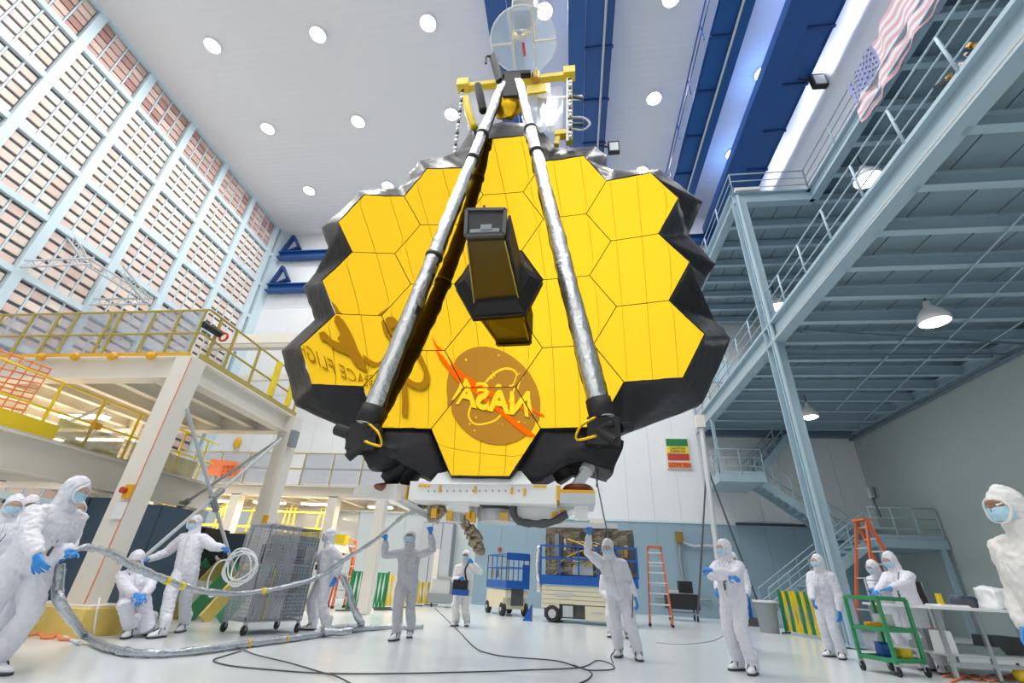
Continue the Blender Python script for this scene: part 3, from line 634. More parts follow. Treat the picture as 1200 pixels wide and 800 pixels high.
# deck lamps
def dome(name, lab, p, r, hang):
    d = thing(name, lab, 'lamp', p, 'dome lamps under the steel decks')
    MB().lathe(p, [(r, -.1), (r*.96, .05), (r*.62, .24), (r*.3, .34), (r*.22, .5), (.03, .52)], 20).build('shade', 'white', d, smooth=True)
    MB().lathe(p, [(r*.97, -.09), (r*.6, -.15), (.01, -.17)], 20).build('lens', 'lens', d)
    MB().tube([V(p)+V((0, 0, .5)), V(p)+V((0, 0, .5+hang))], .025, 6).build('stem', 'dgrey', d)
    ld = bpy.data.lights.new('lamp_light', 'AREA'); ld.shape = 'DISK'; ld.size = r*1.6; ld.energy = 55; ld.color = (.95, 1, .98)
    lo = bpy.data.objects.new('lamp_light', ld); COL.objects.link(lo); lo.parent = d; lo.location = (0, 0, -.15)
dome('dome_lamp', 'large lit dome lamp hanging under the mezzanine at the right', (9.04, 10.77, 7.25), .34, .3)
dome('dome_lamp', 'small lit dome lamp under the mezzanine beside the tall steel column', (9.29, 18.04, 7.25), .30, .3)
dome('dome_lamp', 'dome lamp under the upper deck seen past the mezzanine railing', (9.71, 11.64, 13.1), .42, .6)
dome('dome_lamp', 'far dome lamp seen beside the column through the mezzanine railing', (9.83, 19.3, 13.1), .42, .6)
# flag on the upper railing
FG = thing('flag', 'faded striped flag with blue canton hanging on the upper deck railing', 'flag', (9.05, 9, 14.2))
def fl(u, v): return V((9.05+.05*math.sin(u*17+v*5)+.04*math.sin(u*31), 10.15-3.35*u, 15.62-1.75*v-.05*math.sin(u*6)))
for k in range(13):
    for (u0, u1) in (((0, 1),) if k > 6 else ((.40, 1),)):
        mb = MB(); n = 24; vs = []; fs = []
        for i in range(n+1):
            u = u0+(u1-u0)*i/n; vs += [fl(u, k/13), fl(u, (k+.5)/13), fl(u, (k+1)/13)]
        for i in range(n): fs += [(3*i, 3*i+3, 3*i+4, 3*i+1), (3*i+1, 3*i+4, 3*i+5, 3*i+2)]
        mb.add(vs, fs).build('stripe', 'flag_r' if k % 2 == 0 else 'flag_w', FG, smooth=True)
mb = MB(); n = 10; vs = []; fs = []
for i in range(n+1):
    for q in range(8): vs.append(fl(.40*i/n, 7*q/7/13))
for i in range(n):
    for q in range(7): fs.append((i*8+q, i*8+8+q, i*8+9+q, i*8+q+1))
mb.add(vs, fs).build('canton', 'flag_b', FG, smooth=True)
st = MB()
for r in range(9):
    for c in range(6 if r % 2 == 0 else 5):
        u = .40*((c+.5 if r % 2 == 0 else c+1)/6); v = (r+.5)/9*7/13; p = fl(u, v)+V((-.02, 0, 0))
        st.poly([p+V((0, .055*math.cos(t*1.2566+1.57), .055*math.sin(t*1.2566+1.57))) if True else p for t in (0, 2, 4, 1, 3)])
for mb_ in (st,):
    mb_.build('stars', 'flag_w', FG, kind='stuff', fixn=False)
gb = thing('tool_clutter', 'bundle of brass coloured fittings lying on the mezzanine edge at upper right', 'fittings', (6.5, 5.0, 8.6))
for k in range(14):
    c = V((6.5+random.uniform(-.15, .25), 4.85+k*.07, 8.75+random.uniform(0, .25)))
    MB().cyl(c, c+V((random.uniform(-.2, .2), random.uniform(-.15, .15), random.uniform(-.1, .12))), random.uniform(.02, .045)).build('fitting', random.choice(('brass', 'dgrey', 'cream')), gb)
# humidity / status sign
SG = thing('status_sign', 'green yellow and red status sign with orange LOW RH panel on back wall', 'sign', (5.27, 22.9, 6.2))
MB().box((4.68, 22.88, 6.15), (5.85, 22.95, 7.68)).build('backboard', 'cream', SG)
for z0, z1, m, n_ in ((7.27, 7.62, 'sgreen', 'green_panel'), (6.92, 7.24, 'syellow', 'yellow_panel'), (6.57, 6.88, 'sred', 'red_panel'), (6.20, 6.47, 'sorange', 'orange_panel')):
    MB().box((4.76, 22.85, z0), (5.78, 22.885, z1)).build(n_, m, SG)
text('CAUTION', 'blackmat', V((5.27, 22.845, 7.14)), (1, 0, 0), (0, 0, 1), .16, SG, bold=.02)
text('PURGE ON', 'blackmat', V((5.27, 22.845, 7.0)), (1, 0, 0), (0, 0, 1), .14, SG, bold=.02)
text('LOW RH', 'sred', V((5.27, 22.845, 6.335)), (1, 0, 0), (0, 0, 1), .27, SG, bold=.03)
# stairs at the back
S = thing('steel_staircase', 'blue grey steel staircase with landings in the back corner under the mezzanine', 'stairs', (9, 21, 0))
def flight(a, b, w, n, yy):
    a = V(a); b = V(b)
    for dy in (0, w): MB().bar(a+V((0, dy, 0)), b+V((0, dy, 0)), .06, .32).build('stringer', 'mezz', S)
    for k in range(n):
        p = a.lerp(b, (k+.5)/n); MB().cbox(p+V((0, w/2, .06)), (.30, w-.06, .05)).build('stair_tread', 'mezz', S)
    for dy in (0, w):
        for h in (1.0, .55): MB().tube([a+V((0, dy, h)), b+V((0, dy, h))], .025, 6).build('handrail', 'mezz', S)
        for k in range(6): p = a.lerp(b, k/5)+V((0, dy, 0)); MB().tube([p, p+V((0, 0, 1.0))], .022, 6).build('baluster', 'mezz', S)
flight((8.0, 20.9, 5.3), (11.2, 20.9, 2.95), 1.0, 12, 0)
flight((11.0, 19.4, 2.95), (7.0, 19.4, .18), 1.0, 14, 0)
flight((8.1, 21.9, 5.4), (10.3, 21.9, 7.7), .9, 10, 0)
MB().box((6.25, 20.3, 5.1), (8.1, 22.8, 5.4)).build('landing', 'mezz', S)
railing(S, [(8.1, 20.35, 5.4), (6.3, 20.35, 5.4), (6.3, 22.7, 5.4)], sp=.8)
MB().box((11.0, 19.3, 2.7), (13.4, 22.0, 3.0)).build('landing', 'mezz', S)
railing(S, [(11.1, 19.35, 3.0), (13.35, 19.35, 3.0)], sp=.7)
for p in ((6.35, 20.4, 0), (6.35, 22.6, 0)): MB().bar((p[0], p[1], 5.2), (p[0], p[1], 8.0), .12).build('post', 'mezz', S)
for p in ((11.15, 19.4), (13.2, 19.4)): MB().bar((p[0], p[1], 0), (p[0], p[1], 2.8), .14).build('post', 'mezz', S)
wlight = thing('work_light', 'small grey work light on thin stand above the red orange stepladder', 'lamp', (10.6, 18, 3.4))
MB().box((10.60,18.07,4.51), (10.60,17.76,4.14)).cbox((10.6, V((10.60,17.91,4.34)).y, V((10.60,17.91,4.34)).z), (.25, .2, .35)).build('lamp_head', 'grey', wlight)
MB().tube([(10.60,18.00,4.18), (10.60,17.87,3.51)], .03, 6).build('stand', 'dgrey', wlight)
# hoist mast with ropes at the mezzanine corner
HM = thing('hoist_mast', 'grey hoist mast with beige box on top and guy ropes by back wall', 'mast', (5.29,19.00,0.41))
MB().tube([(5.26,19.00,0.38), (5.74,20.00,7.33)], .11, 8).build('mast_pole', 'lgrey', HM)
MB().cbox((5.70,20.00,7.57), (.36, .36, .55)).build('head_box', 'cream', HM)
for a in ((4.37,19.00,0.31), (6.50,19.00,0.42)): MB().tube([a, (5.65,19.80,5.62)], .035, 6).build('guy_rope', 'dgrey', HM)
# ------------------------------------------------------------------ left: cream steel work platform
PX, PY0, PY1, PZ = -7.35, 7.2, 10.75, 4.5
LP = thing('work_platform', 'cream steel work platform with yellow railing and plastic sheeting at the left', 'platform', (-7.4, 7.2, 0))
MB().ibeam((-17, PY0, PZ-.16), (PX, PY0, PZ-.16), .3, .46, .03).build('front_beam', 'cream', LP)
MB().ibeam((PX, PY0, PZ-.16), (PX, PY1, PZ-.16), .3, .46, .03).build('side_beam', 'cream', LP)
MB().ibeam((-17, PY1, PZ-.16), (PX, PY1, PZ-.16), .3, .40, .03).build('rear_beam', 'cream', LP)
j = MB().ibeam((PX-.95, PY0+.1, PZ-.12), (PX-.95, PY1-.05, PZ-.12), .18, .3, .025).build('joist', 'cream', LP); copies(j, [(-.95*k, 0, 0) for k in range(10)])
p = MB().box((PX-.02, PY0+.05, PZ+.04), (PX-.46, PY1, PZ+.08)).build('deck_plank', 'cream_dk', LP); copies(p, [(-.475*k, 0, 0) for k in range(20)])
MB().bar((-7.44, 7.22, .38), (-7.36, 7.2, PZ+.05), .36, .36, (0, 1, 0)).build('column', 'cream', LP)
MB().bar((-7.27, 7.03, .38), (-7.19, 7.01, PZ), .012, .012).build('orange_stripe', 'net', LP)
MB().bar((-7.28, 10.75, .02), (-7.28, 10.75, PZ+.05), .36, .36, (0, 1, 0)).build('column', 'cream', LP)
MB().bar((-11.7, 10.75, .02), (-11.65, 10.75, PZ+.05), .34, .34, (0, 1, 0)).build('column', 'cream', LP)
MB().cbox((-7.02, 10.62, 3.95), (.14, .2, .4)).build('junction_box', 'grey', LP)
MB().cbox((-7.3, 7.0, 2.02), (.13, .06, .22)).build('stop_button_box', 'amber', LP); MB().cyl((-7.34, 6.97, 2.03), (-7.34, 6.9, 2.03), .05).build('stop_button', 'redbox', LP)
MB().cbox((-7.33, 7.0, 1.72), (.2, .02, .26)).build('notice', 'white', LP)
MB().cbox((-7.12, 10.55, 2.0), (.12, .06, .2)).build('stop_button_box', 'amber', LP); MB().cbox((-7.2, 10.55, 1.75), (.18, .02, .24)).build('notice', 'white', LP)
# railing, tape and plastic sheets
zr = PZ+.06
for k in (1.0, .5): MB().tube([(-17, PY0-.1, zr+1.08*k), (PX+.02, PY0-.1, zr+1.08*k)], .024, 6).build('handrail', 'yrail', LP)
MB().bar((-17, PY0-.12, zr+.04), (PX+.02, PY0-.12, zr+.04), .05, .1).build('toe_board', 'amber', LP)
xs = [-7.4, -7.95, -8.55, -9.35, -9.55, -10.4, -10.85, -11.5, -12.3]
p = MB().tube([(xs[0], PY0-.1, zr), (xs[0], PY0-.1, zr+1.08)], .028, 6).build('rail_post', 'yrail', LP); copies(p, [(x-xs[0], 0, 0) for x in xs])
for i in range(len(xs)-1):
    x0, x1 = xs[i+1], xs[i]; mb = MB(); n = 6; vs = []; fs = []
    for a in range(n+1):
        for b in range(n+1): vs.append((x0+(x1-x0)*a/n, PY0-.05-.02*noise.noise(V((a*.9+i*5, b*.7, i))), zr+.08+1.02*b/n))
    for a in range(n):
        for b in range(n): fs.append((a*(n+1)+b, (a+1)*(n+1)+b, (a+1)*(n+1)+b+1, a*(n+1)+b+1))
    mb.add(vs, fs).build('plastic_sheet', 'film2', LP, smooth=True)
for x in (-8.1, -8.95, -9.8, -10.6): MB().ell((x, PY0-.18, zr-.0), (.1, .07, .09), 10, 6).build('amber_clamp', 'amber', LP, crumple=(.02, 20))
for k in (1.0, .5): MB().tube([(PX+.05, PY0-.1, zr+1.08*k), (PX+.05, PY1, zr+1.08*k)], .026, 6).build('handrail', 'yrail', LP)
MB().bar((PX+.12, PY0, zr+.06), (PX+.12, PY1, zr+.06), .03, .14).build('toe_board', 'yrail', LP)
p = MB().tube([(PX+.05, PY0, zr), (PX+.05, PY0, zr+1.08)], .035, 6).build('rail_post', 'yrail', LP); copies(p, [(0, d, 0) for d in (.25, .75, 1.6, 2.35, 2.5, 3.1, 3.5)])
for d in (2.35, 3.1): MB().cbox((PX+.1, PY0+d, zr+.6), (.1, .12, .9)).build('gate_post', 'yellow', LP)
MB().cyl((PX, PY0-.1, zr+.75), (PX+.1, PY0+.3, zr+.72), .07).build('gate_motor', 'blackmat', LP); MB().tube([(PX+.2+.09*math.cos(t*.63), PY0+.3, zr+.66+.09*math.sin(t*.63)) for t in range(10)], .025, 6, closed=True).build('red_ring', 'redbox', LP)
for a, b in (((-7.3, 10.6, 4.0), (-11.5, 10.6, .6)), ((-7.2, 7.35, 3.6), (-7.25, 10.5, .6)), ((-7.2, 10.4, 3.9), (-7.25, 7.4, .7)), ((-11.6, 10.6, 4.0), (-7.4, 10.6, .6)), ((-16, 8.5, .9), (-10.3, 8.5, 4.1)), ((-12.2, 7.6, 4.0), (-10.4, 7.4, .9))):
    mdp = (V(a)+V(b))/2
    MB().tube([a, b], .035, 8).build('brace_rod', 'lgrey', LP); MB().cyl(mdp-(V(b)-V(a)).normalized()*.14, mdp+(V(b)-V(a)).normalized()*.14, .07).build('turnbuckle', 'grey', LP)
# intermediate deck
ID = thing('lower_platform', 'low cream platform deck with yellow rails and orange net behind the workers', 'platform', (-9.5, 8, 0))
MB().ibeam((-9.5, 3.5, 2.55), (-9.5, 11.5, 2.55), .3, .62, .03).build('edge_beam', 'cream', ID)
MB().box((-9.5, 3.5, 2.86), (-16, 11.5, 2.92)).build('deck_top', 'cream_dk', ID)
for y in (4.0, 11.3): MB().bar((-9.6, y, .02), (-9.6, y, 2.3), .26, .26, (0, 1, 0)).build('column', 'cream', ID)
MB().bar((-9.7, 5.9, 3.08), (-9.7, 7.25, 3.06), .2, .26).build('yellow_pad', 'yellow', ID)
for k in (1.0, .5): MB().tube([(-9.7, 3.5, 2.92+1.05*k), (-9.7, 11.4, 2.92+1.05*k)], .022, 6).build('handrail', 'yellow', ID)
p = MB().tube([(-9.7, 4.6, 2.92), (-9.7, 4.6, 3.98)], .028, 6).build('rail_post', 'yellow', ID); copies(p, [(0, d, 0) for d in (0, 1.2, 2.4, 3.3, 4.2, 4.6, 5.6, 6.4)])
for d in (3.3, 4.6): MB().cbox((-9.62, 4.6+d, 3.4), (.12, .14, .12)).build('amber_clamp', 'amber', ID)
fm = MB(); n = 30; vs = []; fs = []
for a in range(n+1):
    for b in range(3): vs.append((-9.62-.1*noise.noise(V((a*.7, b, 2))), 7.2+3.6*a/n, 2.9+.22*b+.05*noise.noise(V((a, b, 7)))))
for a in range(n):
    for b in range(2): fs.append((a*3+b, a*3+3+b, a*3+4+b, a*3+b+1))
fm.add(vs, fs).build('amber_film', mat('clear amber film', (.55, .45, .15), .2, alpha=.8, bump=1, bscale=6), ID, smooth=True)
nb = MB()
for k in range(9): nb.tube(spline([(-9.9, 4.9, 3.25+.1*k), (-9.9, 5.7, 3.2+.11*k+.06*math.sin(k)), (-9.9, 6.8, 3.35+.105*k)], 3), .014, 4)
for k in range(12): nb.tube([(-9.9, 4.9+.17*k, 3.25), (-9.9, 4.95+.17*k, 4.2)], .014, 4)
nb.build('orange_net', 'net', ID, kind='stuff')
# fluorescent tubes
def tubelamp(lab, p, L, ax=(1, 0, 0), e=60):
    t = thing('fluorescent_lamp', lab, 'lamp', p, 'fluorescent lamps under the platforms')
    a = V(ax)*L/2
    MB().bar(V(p)-a, V(p)+a, .22, .06).build('housing', 'white', t); MB().bar(V(p)-a*.97+V((0, 0, -.05)), V(p)+a*.97+V((0, 0, -.05)), .17, .04).build('diffuser', 'tubelight', t)
    ld = bpy.data.lights.new('lamp_light', 'AREA'); ld.shape = 'RECTANGLE'; ld.size = L if ax[0] else .2; ld.size_y = .2 if ax[0] else L; ld.energy = e; ld.color = (1, .86, .66)
    lo = bpy.data.objects.new('lamp_light', ld); COL.objects.link(lo); lo.parent = t; lo.location = (0, 0, -.12)
tubelamp('fluorescent lamp under the left platform at the frame edge', (-14.18,9.46,4.10), 1.3, e=95)
tubelamp('fluorescent lamp under the left platform left of the thick column', (-11.75,9.28,4.10), 1.3, e=95)
tubelamp('fluorescent lamp low behind the orange net', (-15.18,11.08,4.00), 1.6); tubelamp('fluorescent lamp behind the yellow hoops of the lower platform', (-12.98,10.98,4.00), 1.5)
tubelamp('fluorescent lamp under the far platform, left of the second column', (-12.2, 14.8, 2.98), 1.4); tubelamp('fluorescent lamp under the far platform, right of the second column', (-8.2, 14.8, 2.98), 1.3)
tubelamp('fluorescent lamp under the far platform beside the second column', (-10.0, 14.8, 2.98), 1.1); tubelamp('fluorescent lamp under the far platform end', (-6.2, 15.0, 2.98), .8)
# far platform
FP = thing('far_platform', 'cream steel platform with sheeted railing far behind the wire cart', 'platform', (-10, 14, 0))
MB().ibeam((-19.5, 14, 3.2), (-5.6, 14, 3.2), .3, .34, .03).build('front_beam', 'cream', FP)
MB().ibeam((-19.5, 17, 3.2), (-5.6, 17, 3.2), .3, .34, .03).build('rear_beam', 'cream', FP)
MB().ibeam((-5.6, 14, 3.2), (-5.6, 17, 3.2), .3, .34, .03).build('side_beam', 'cream', FP)
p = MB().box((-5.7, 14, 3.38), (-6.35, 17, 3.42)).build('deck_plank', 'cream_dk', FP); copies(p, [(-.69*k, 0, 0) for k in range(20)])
j = MB().ibeam((-6.4, 14, 3.25), (-6.4, 17, 3.25), .14, .24, .02).build('joist', 'cream', FP); copies(j, [(-1.2*k, 0, 0) for k in range(11)])
for x in (-5.75, -7.3, -10.6, -13.8): MB().bar((x, 14, .02), (x, 14, 3.1), .3, .3, (0, 1, 0)).build('column', 'cream', FP)
for k in (1.0, .5): MB().tube([(-19, 13.95, 3.4+1.0*k), (-5.6, 13.95, 3.4+1.0*k)], .025, 6).build('handrail', 'yrail', FP)
xs = [-5.7, -6.6, -7.6, -8.6, -9.6, -10.6, -11.6, -12.6, -13.6, -14.6]
p = MB().tube([(xs[0], 13.95, 3.4), (xs[0], 13.95, 4.4)], .032, 6).build('rail_post', 'yrail', FP); copies(p, [(x-xs[0], 0, 0) for x in xs])
for i in range(len(xs)-1):
    if i in (3,): continue
    MB().poly([(xs[i]-.03, 13.9, 3.42), (xs[i+1]+.03, 13.9, 3.42), (xs[i+1]+.03, 13.92, 4.38), (xs[i]-.03, 13.92, 4.38)]).build('plastic_sheet', 'film2', FP)
MB().poly([(-11.85,13.80,3.60), (-11.19,13.80,3.56), (-10.79,13.80,4.04), (-11.87,13.80,4.13)], (0, .02, 0)).build('orange_net', 'net', FP)
gr = MB()
for k in range(4): gr.bar(V((-11.20,13.70,3.54)).lerp(V((-11.23,13.70,3.87)), k/3), V((-10.58,13.70,3.58)).lerp(V((-10.66,13.70,3.88)), k/3), .04, .06)
for k in range(5): gr.bar(V((-11.20,13.70,3.54)).lerp(V((-10.58,13.70,3.58)), k/4), V((-11.23,13.70,3.87)).lerp(V((-10.66,13.70,3.88)), k/4), .06, .04)
gr.build('orange_grille', 'orange', FP)
# low shelf level under the far platform, with yellow frames
SH = thing('yellow_rack', 'low cream shelf level with yellow tubular frames under the far platform', 'rack', (-9, 15, 0))
MB().box((-17, 14.3, 1.55), (-7.3, 16.5, 1.75)).build('shelf', 'cream', SH)
MB().box((-17, 14.28, 1.76), (-7.4, 14.34, 1.98)).build('toe_board', 'yrail', SH)
for x in (-8, -10, -12.5, -15): MB().bar((x, 14.5, .02), (x, 14.5, 1.55), .12).build('leg', 'cream', SH)
for k in range(18):
    x = -7.8-.42*k; MB().tube([(x, 15+.3*(k % 3), 1.75), (x+.1*((k % 3)-1), 15+.3*(k % 3), 2.95)], .03, 5).build('frame_tube', 'yellow' if k % 3 else 'amber', SH)
for z in (2.2, 2.7): MB().tube([(-7.6, 15, z), (-15.5, 15, z)], .03, 5).build('frame_tube', 'yellow', SH)
for k in range(4):
    a = V((-12.51,13.20,2.10)).lerp(V((-11.78,13.20,2.08)), k/3); b = V((-12.20,13.20,2.90)).lerp(V((-11.63,13.20,2.87)), k/3); MB().bar(a, b, .09, .09).build('frame_tube', 'yellow', SH)
MB().bar((-8.2, 14.1, 1.95), (-6.7, 14.1, 1.86), .3, .26).build('yellow_pad', 'yellow', SH)
MB().poly([(-7.5, 16.4, 1.8), (-11, 16.4, 1.8), (-11, 16.4, 2.95), (-7.5, 16.4, 2.95)], (0, .02, 0)).build('plastic_sheet', 'film2', SH)
LG = thing('wall_ledge', 'long cream ledge beam crossing the back of the filter wall', 'beam', (-17, 20, 11.8))
MB().box((XL+.1, 20, 11.85), (-13, 20.5, 12.42)).build('ledge_beam', 'cream', LG); MB().box((XL+.1, 20.02, 11.6), (-13, 20.4, 11.83)).build('ledge_lip', 'cream_dk', LG)
MB().bar((XL+.1, 21, 10.1), (-12.2, 21, 10.3), .25, .3).build('lower_ledge', 'cream', LG)
YB_ = thing('yellow_beacon', 'small yellow beacon lamp on the far white wall above orange net', 'beacon', (-18.40,22.85,7.11))
MB().ell((-18.35,22.80,7.05), (.18, .16, .35), 10, 8).build('lens', 'amber', YB_, smooth=True); MB().cbox(V((-18.31,22.86,6.69)), (.22, .22, .22)).build('base', 'lgrey', YB_)
# truss frame folded on the filter wall
TR = thing('folding_truss', 'thin grey folding truss arms sticking out from the filter wall', 'truss', (-19.80,11.05,10.28))
for a, b in (((-19.70,10.97,10.22), (-19.15,12.50,11.53)), ((-19.70,13.59,10.28), (-18.58,15.00,11.20)), ((-19.82,12.50,11.74), (-18.58,15.00,11.20)), ((-20.29,11.50,12.82), (-19.69,12.50,11.78)), ((-18.58,13.20,11.65), (-18.38,14.60,11.03))):
    a = V(a); b = V(b); n = 10
    MB().tube([a, b], .045, 6).build('truss_tube', 'lgrey', TR); MB().tube([a+V((0, 0, .3)), b+V((0, 0, .3))], .04, 6).build('truss_tube', 'lgrey', TR)
    lz = MB()
    for k in range(n): lz.bar(a.lerp(b, k/n)+V((0, 0, .3*(k % 2))), a.lerp(b, (k+1)/n)+V((0, 0, .3*((k+1) % 2))), .03)
    lz.build('lacing', 'lgrey', TR)
# footing, cabinets, benches
FT = thing('column_footing', 'yellow foam covered footing block around the thick left column', 'footing', (-7.4, 7.1, 0))
MB().box((-8.3, 6.75, 0), (-6.9, 7.75, .36)).build('foam_block', 'duck', FT, crumple=(.01, 3), sub=3)
MB().box((-8.2, 6.9, .36), (-7.0, 7.6, .39)).build('top_plate', 'cream', FT)
for k, (x, y) in enumerate(((-8.0, 6.62), (-7.5, 6.6), (-7.2, 6.58))): MB().tube(spline([(x, y, .02), (x+.15, y+.03, .05), (x+.3, y-.03, .02), (x+.45, y, .03)]), .02, 5).build('orange_strap', 'net', FT)
def cabinet(lab, lo, hi, lean=0):
    c = thing('equipment_cabinet', lab, 'cabinet', ((lo[0]+hi[0])/2, lo[1], 0), 'slate blue cabinets behind the column')
    MB().box(lo, hi).build('body', 'navy', c); m = (lo[0]+hi[0])/2
    for a, b in ((lo[0], m), (m, hi[0])):
        d = MB().box((a+.02, lo[1]-.025, lo[2]+.06), (b-.02, lo[1], hi[2]-.04)).build('door', 'navy', c)
        OFF[d.name] = OFF[c.name]; MB().cbox(((a+b)/2+.2, lo[1]-.05, (lo[2]+hi[2])/2), (.03, .04, .2)).build('handle', 'dgrey', d)
cabinet('slate blue cabinet left of the thick left column', (-10.3, 8.6, 0.0), (-9.15, 9.5, 2.12))
cabinet('slate blue cabinet directly behind the thick left column', (-9.0, 8.6, 0.0), (-8.05, 9.4, 2.02))
cabinet('slate blue cabinet behind the man with the tube coil', (-9.3, 11.6, 0.0), (-6.6, 12.3, 1.75))
BM = thing('dark_machine', 'black equipment box behind the man with the tube coil', 'machine', (-8.6, 10.4, 0))
MB().box((-9.3, 10.0, .95), (-8.1, 10.8, 1.75)).build('monitor_box', 'blackmat', BM); MB().box((-9.4, 9.9, .0), (-7.7, 11, .7)).build('base_unit', 'cream', BM); MB().box((-9.2, 10, .7), (-8.0, 10.9, .95)).build('shelf', 'dgrey', BM)
# ------------------------------------------------------------------ people in clean room coveralls
PEND = []
def rings(mb, secs, fwd, n=14):
    """closed loft: secs = (centre, side radius, fore radius, side axis)"""
    vs = []; fs = []
    for c, a, b, s in secs:
        for j in range(n):
            t = 2*math.pi*j/n; vs.append(c+s*math.cos(t)*a+fwd*math.sin(t)*b)
    k = len(secs)
    for i in range(k-1):
        for j in range(n): fs.append((i*n+j, i*n+(j+1) % n, (i+1)*n+(j+1) % n, (i+1)*n+j))
    fs += [tuple(reversed(range(n))), tuple(range((k-1)*n, k*n))]
    mb.add(vs, fs)
def capsule(mb, pts, rs, n=12, sq=1):
    P = [V(p) for p in pts]; R = list(rs)
    d0 = (P[0]-P[1]).normalized(); d1 = (P[-1]-P[-2]).normalized()
    pre = [(P[0]+d0*R[0]*.95, R[0]*.25), (P[0]+d0*R[0]*.7, R[0]*.7), (P[0]+d0*R[0]*.35, R[0]*.93)]
    post = [(P[-1]+d1*R[-1]*.35, R[-1]*.93), (P[-1]+d1*R[-1]*.7, R[-1]*.7), (P[-1]+d1*R[-1]*.95, R[-1]*.25)]
    q = pre+list(zip(P, R))+post
    mb.tube([a for a, b in q], [b for a, b in q], n, sq=sq)
def ik(a, b, l1, l2, hint):
    a = V(a); b = V(b); d = b-a; L = d.length
    if L > (l1+l2)*.985: b = a+d*((l1+l2)*.985/L); d = b-a; L = d.length
    x = (l1*l1-l2*l2+L*L)/(2*L); h = math.sqrt(max(l1*l1-x*x, 0)); u = d/L; hv = V(hint); hv = hv-u*hv.dot(u)
    hv = hv.normalized() if hv.length > 1e-6 else u.orthogonal().normalized()
    return a+u*x+hv*h, b
def remesh(mb, voxel, smooth, crumple=None):
    me = bpy.data.meshes.new('tmp'); me.from_pydata(mb.v, [], mb.f)
    bm = bmesh.new(); bm.from_mesh(me); bmesh.ops.recalc_face_normals(bm, faces=bm.faces); bm.to_mesh(me); bm.free()
    o = bpy.data.objects.new('tmp', me); COL.objects.link(o)
    m = o.modifiers.new('r', 'REMESH'); m.mode = 'VOXEL'; m.voxel_size = voxel; m.use_smooth_shade = True
    s = o.modifiers.new('s', 'SMOOTH'); s.factor = .5; s.iterations = smooth
    dg = bpy.context.evaluated_depsgraph_get(); r = bpy.data.meshes.new_from_object(o.evaluated_get(dg))
    bpy.data.objects.remove(o); bpy.data.meshes.remove(me)
    if crumple:
        amp, sc, st = crumple
        nrm = [v.normal.copy() for v in r.vertices]
        for v, n_ in zip(r.vertices, nrm):
            q = V((v.co.x*sc, v.co.y*sc, v.co.z*sc*st)); q2 = v.co*sc*1.9+V((3*noise.noise(v.co*4), 0, 5))
            v.co += n_*amp*(noise.noise(q)+.9*(.45-abs(noise.noise(q2))*2)+.3*noise.noise(v.co*sc*3.3))
    r.polygons.foreach_set('use_smooth', [True]*len(r.polygons)); r.update()
    return r
HANDS = {}
def hand_mesh(pose, left):
    """wrist at origin, fingers along +Y, back of the hand +Z, thumb at +X for a right hand seen from its back turned over"""
    if (pose, left) in HANDS: return HANDS[pose, left]
    mb = MB(); sx = -1 if left else 1
    rings(mb, [(V((0, -.075, 0)), .036, .030, V((1, 0, 0))), (V((0, 0, 0)), .031, .023, V((1, 0, 0))), (V((0, .04, 0)), .040, .018, V((1, 0, 0))), (V((0, .095, 0)), .043, .016, V((1, 0, 0)))], V((0, 0, 1)), 12)
    curl = {'open': .08, 'relax': .42, 'grip': 1.05}[pose]; spread = {'open': .14, 'relax': .05, 'grip': .02}[pose]
    for k, (x, l) in enumerate(((-.031, .062), (-.011, .078), (.011, .084), (.031, .076))):
        x *= -1
        p = V((x*sx, .088, 0)); a = 0; pts = [p-V((0, .02, 0)), p]; sd = spread*(1.5-k)*.8*sx*1
        for q, f in enumerate((.46, .31, .23)):
            a += curl*(.8 if q == 0 else 1.0)*(1+.08*k); p = p+V((math.sin(sd)*math.cos(a), math.cos(sd)*math.cos(a), -math.sin(a)))*l*f*1.05; pts.append(p)
        capsule(mb, pts, [.0095, .0095, .0092, .0085, .0075], 8)
    tc = {'open': .2, 'relax': .5, 'grip': .9}[pose]
    p = V((-.030*-sx, .028, -.006)); d = V((sx*.75, .62, -.25*(1+tc))).normalized(); p1 = p+d*.042; d2 = V((sx*(.45-.3*tc), .8, -.35*tc-.15)).normalized()
    capsule(mb, [p-d*.015, p, p1, p1+d2*.032, p1+d2*.032+V((sx*(.1-.35*tc), .8, -.3*tc)).normalized()*.024], [.015, .0145, .0115, .010, .0085], 8)
    HANDS[pose, left] = remesh(mb, .0052, 3); HANDS[pose, left].name = 'glove'; HANDS[pose, left].materials.append(M['glove'])
    return HANDS[pose, left]
def put(me, name, m, root, label=None, mw=None):
    if m:
        me.materials.clear(); me.materials.append(M[m])
    o = bpy.data.objects.new(name, me); COL.objects.link(o); o.parent = root
    if mw is not None: o.matrix_local = Matrix.Translation(-OFF[root.name]) @ mw
    else: o.location = -OFF[root.name]
    OFF[o.name] = OFF[root.name]
    return tag(o, label)
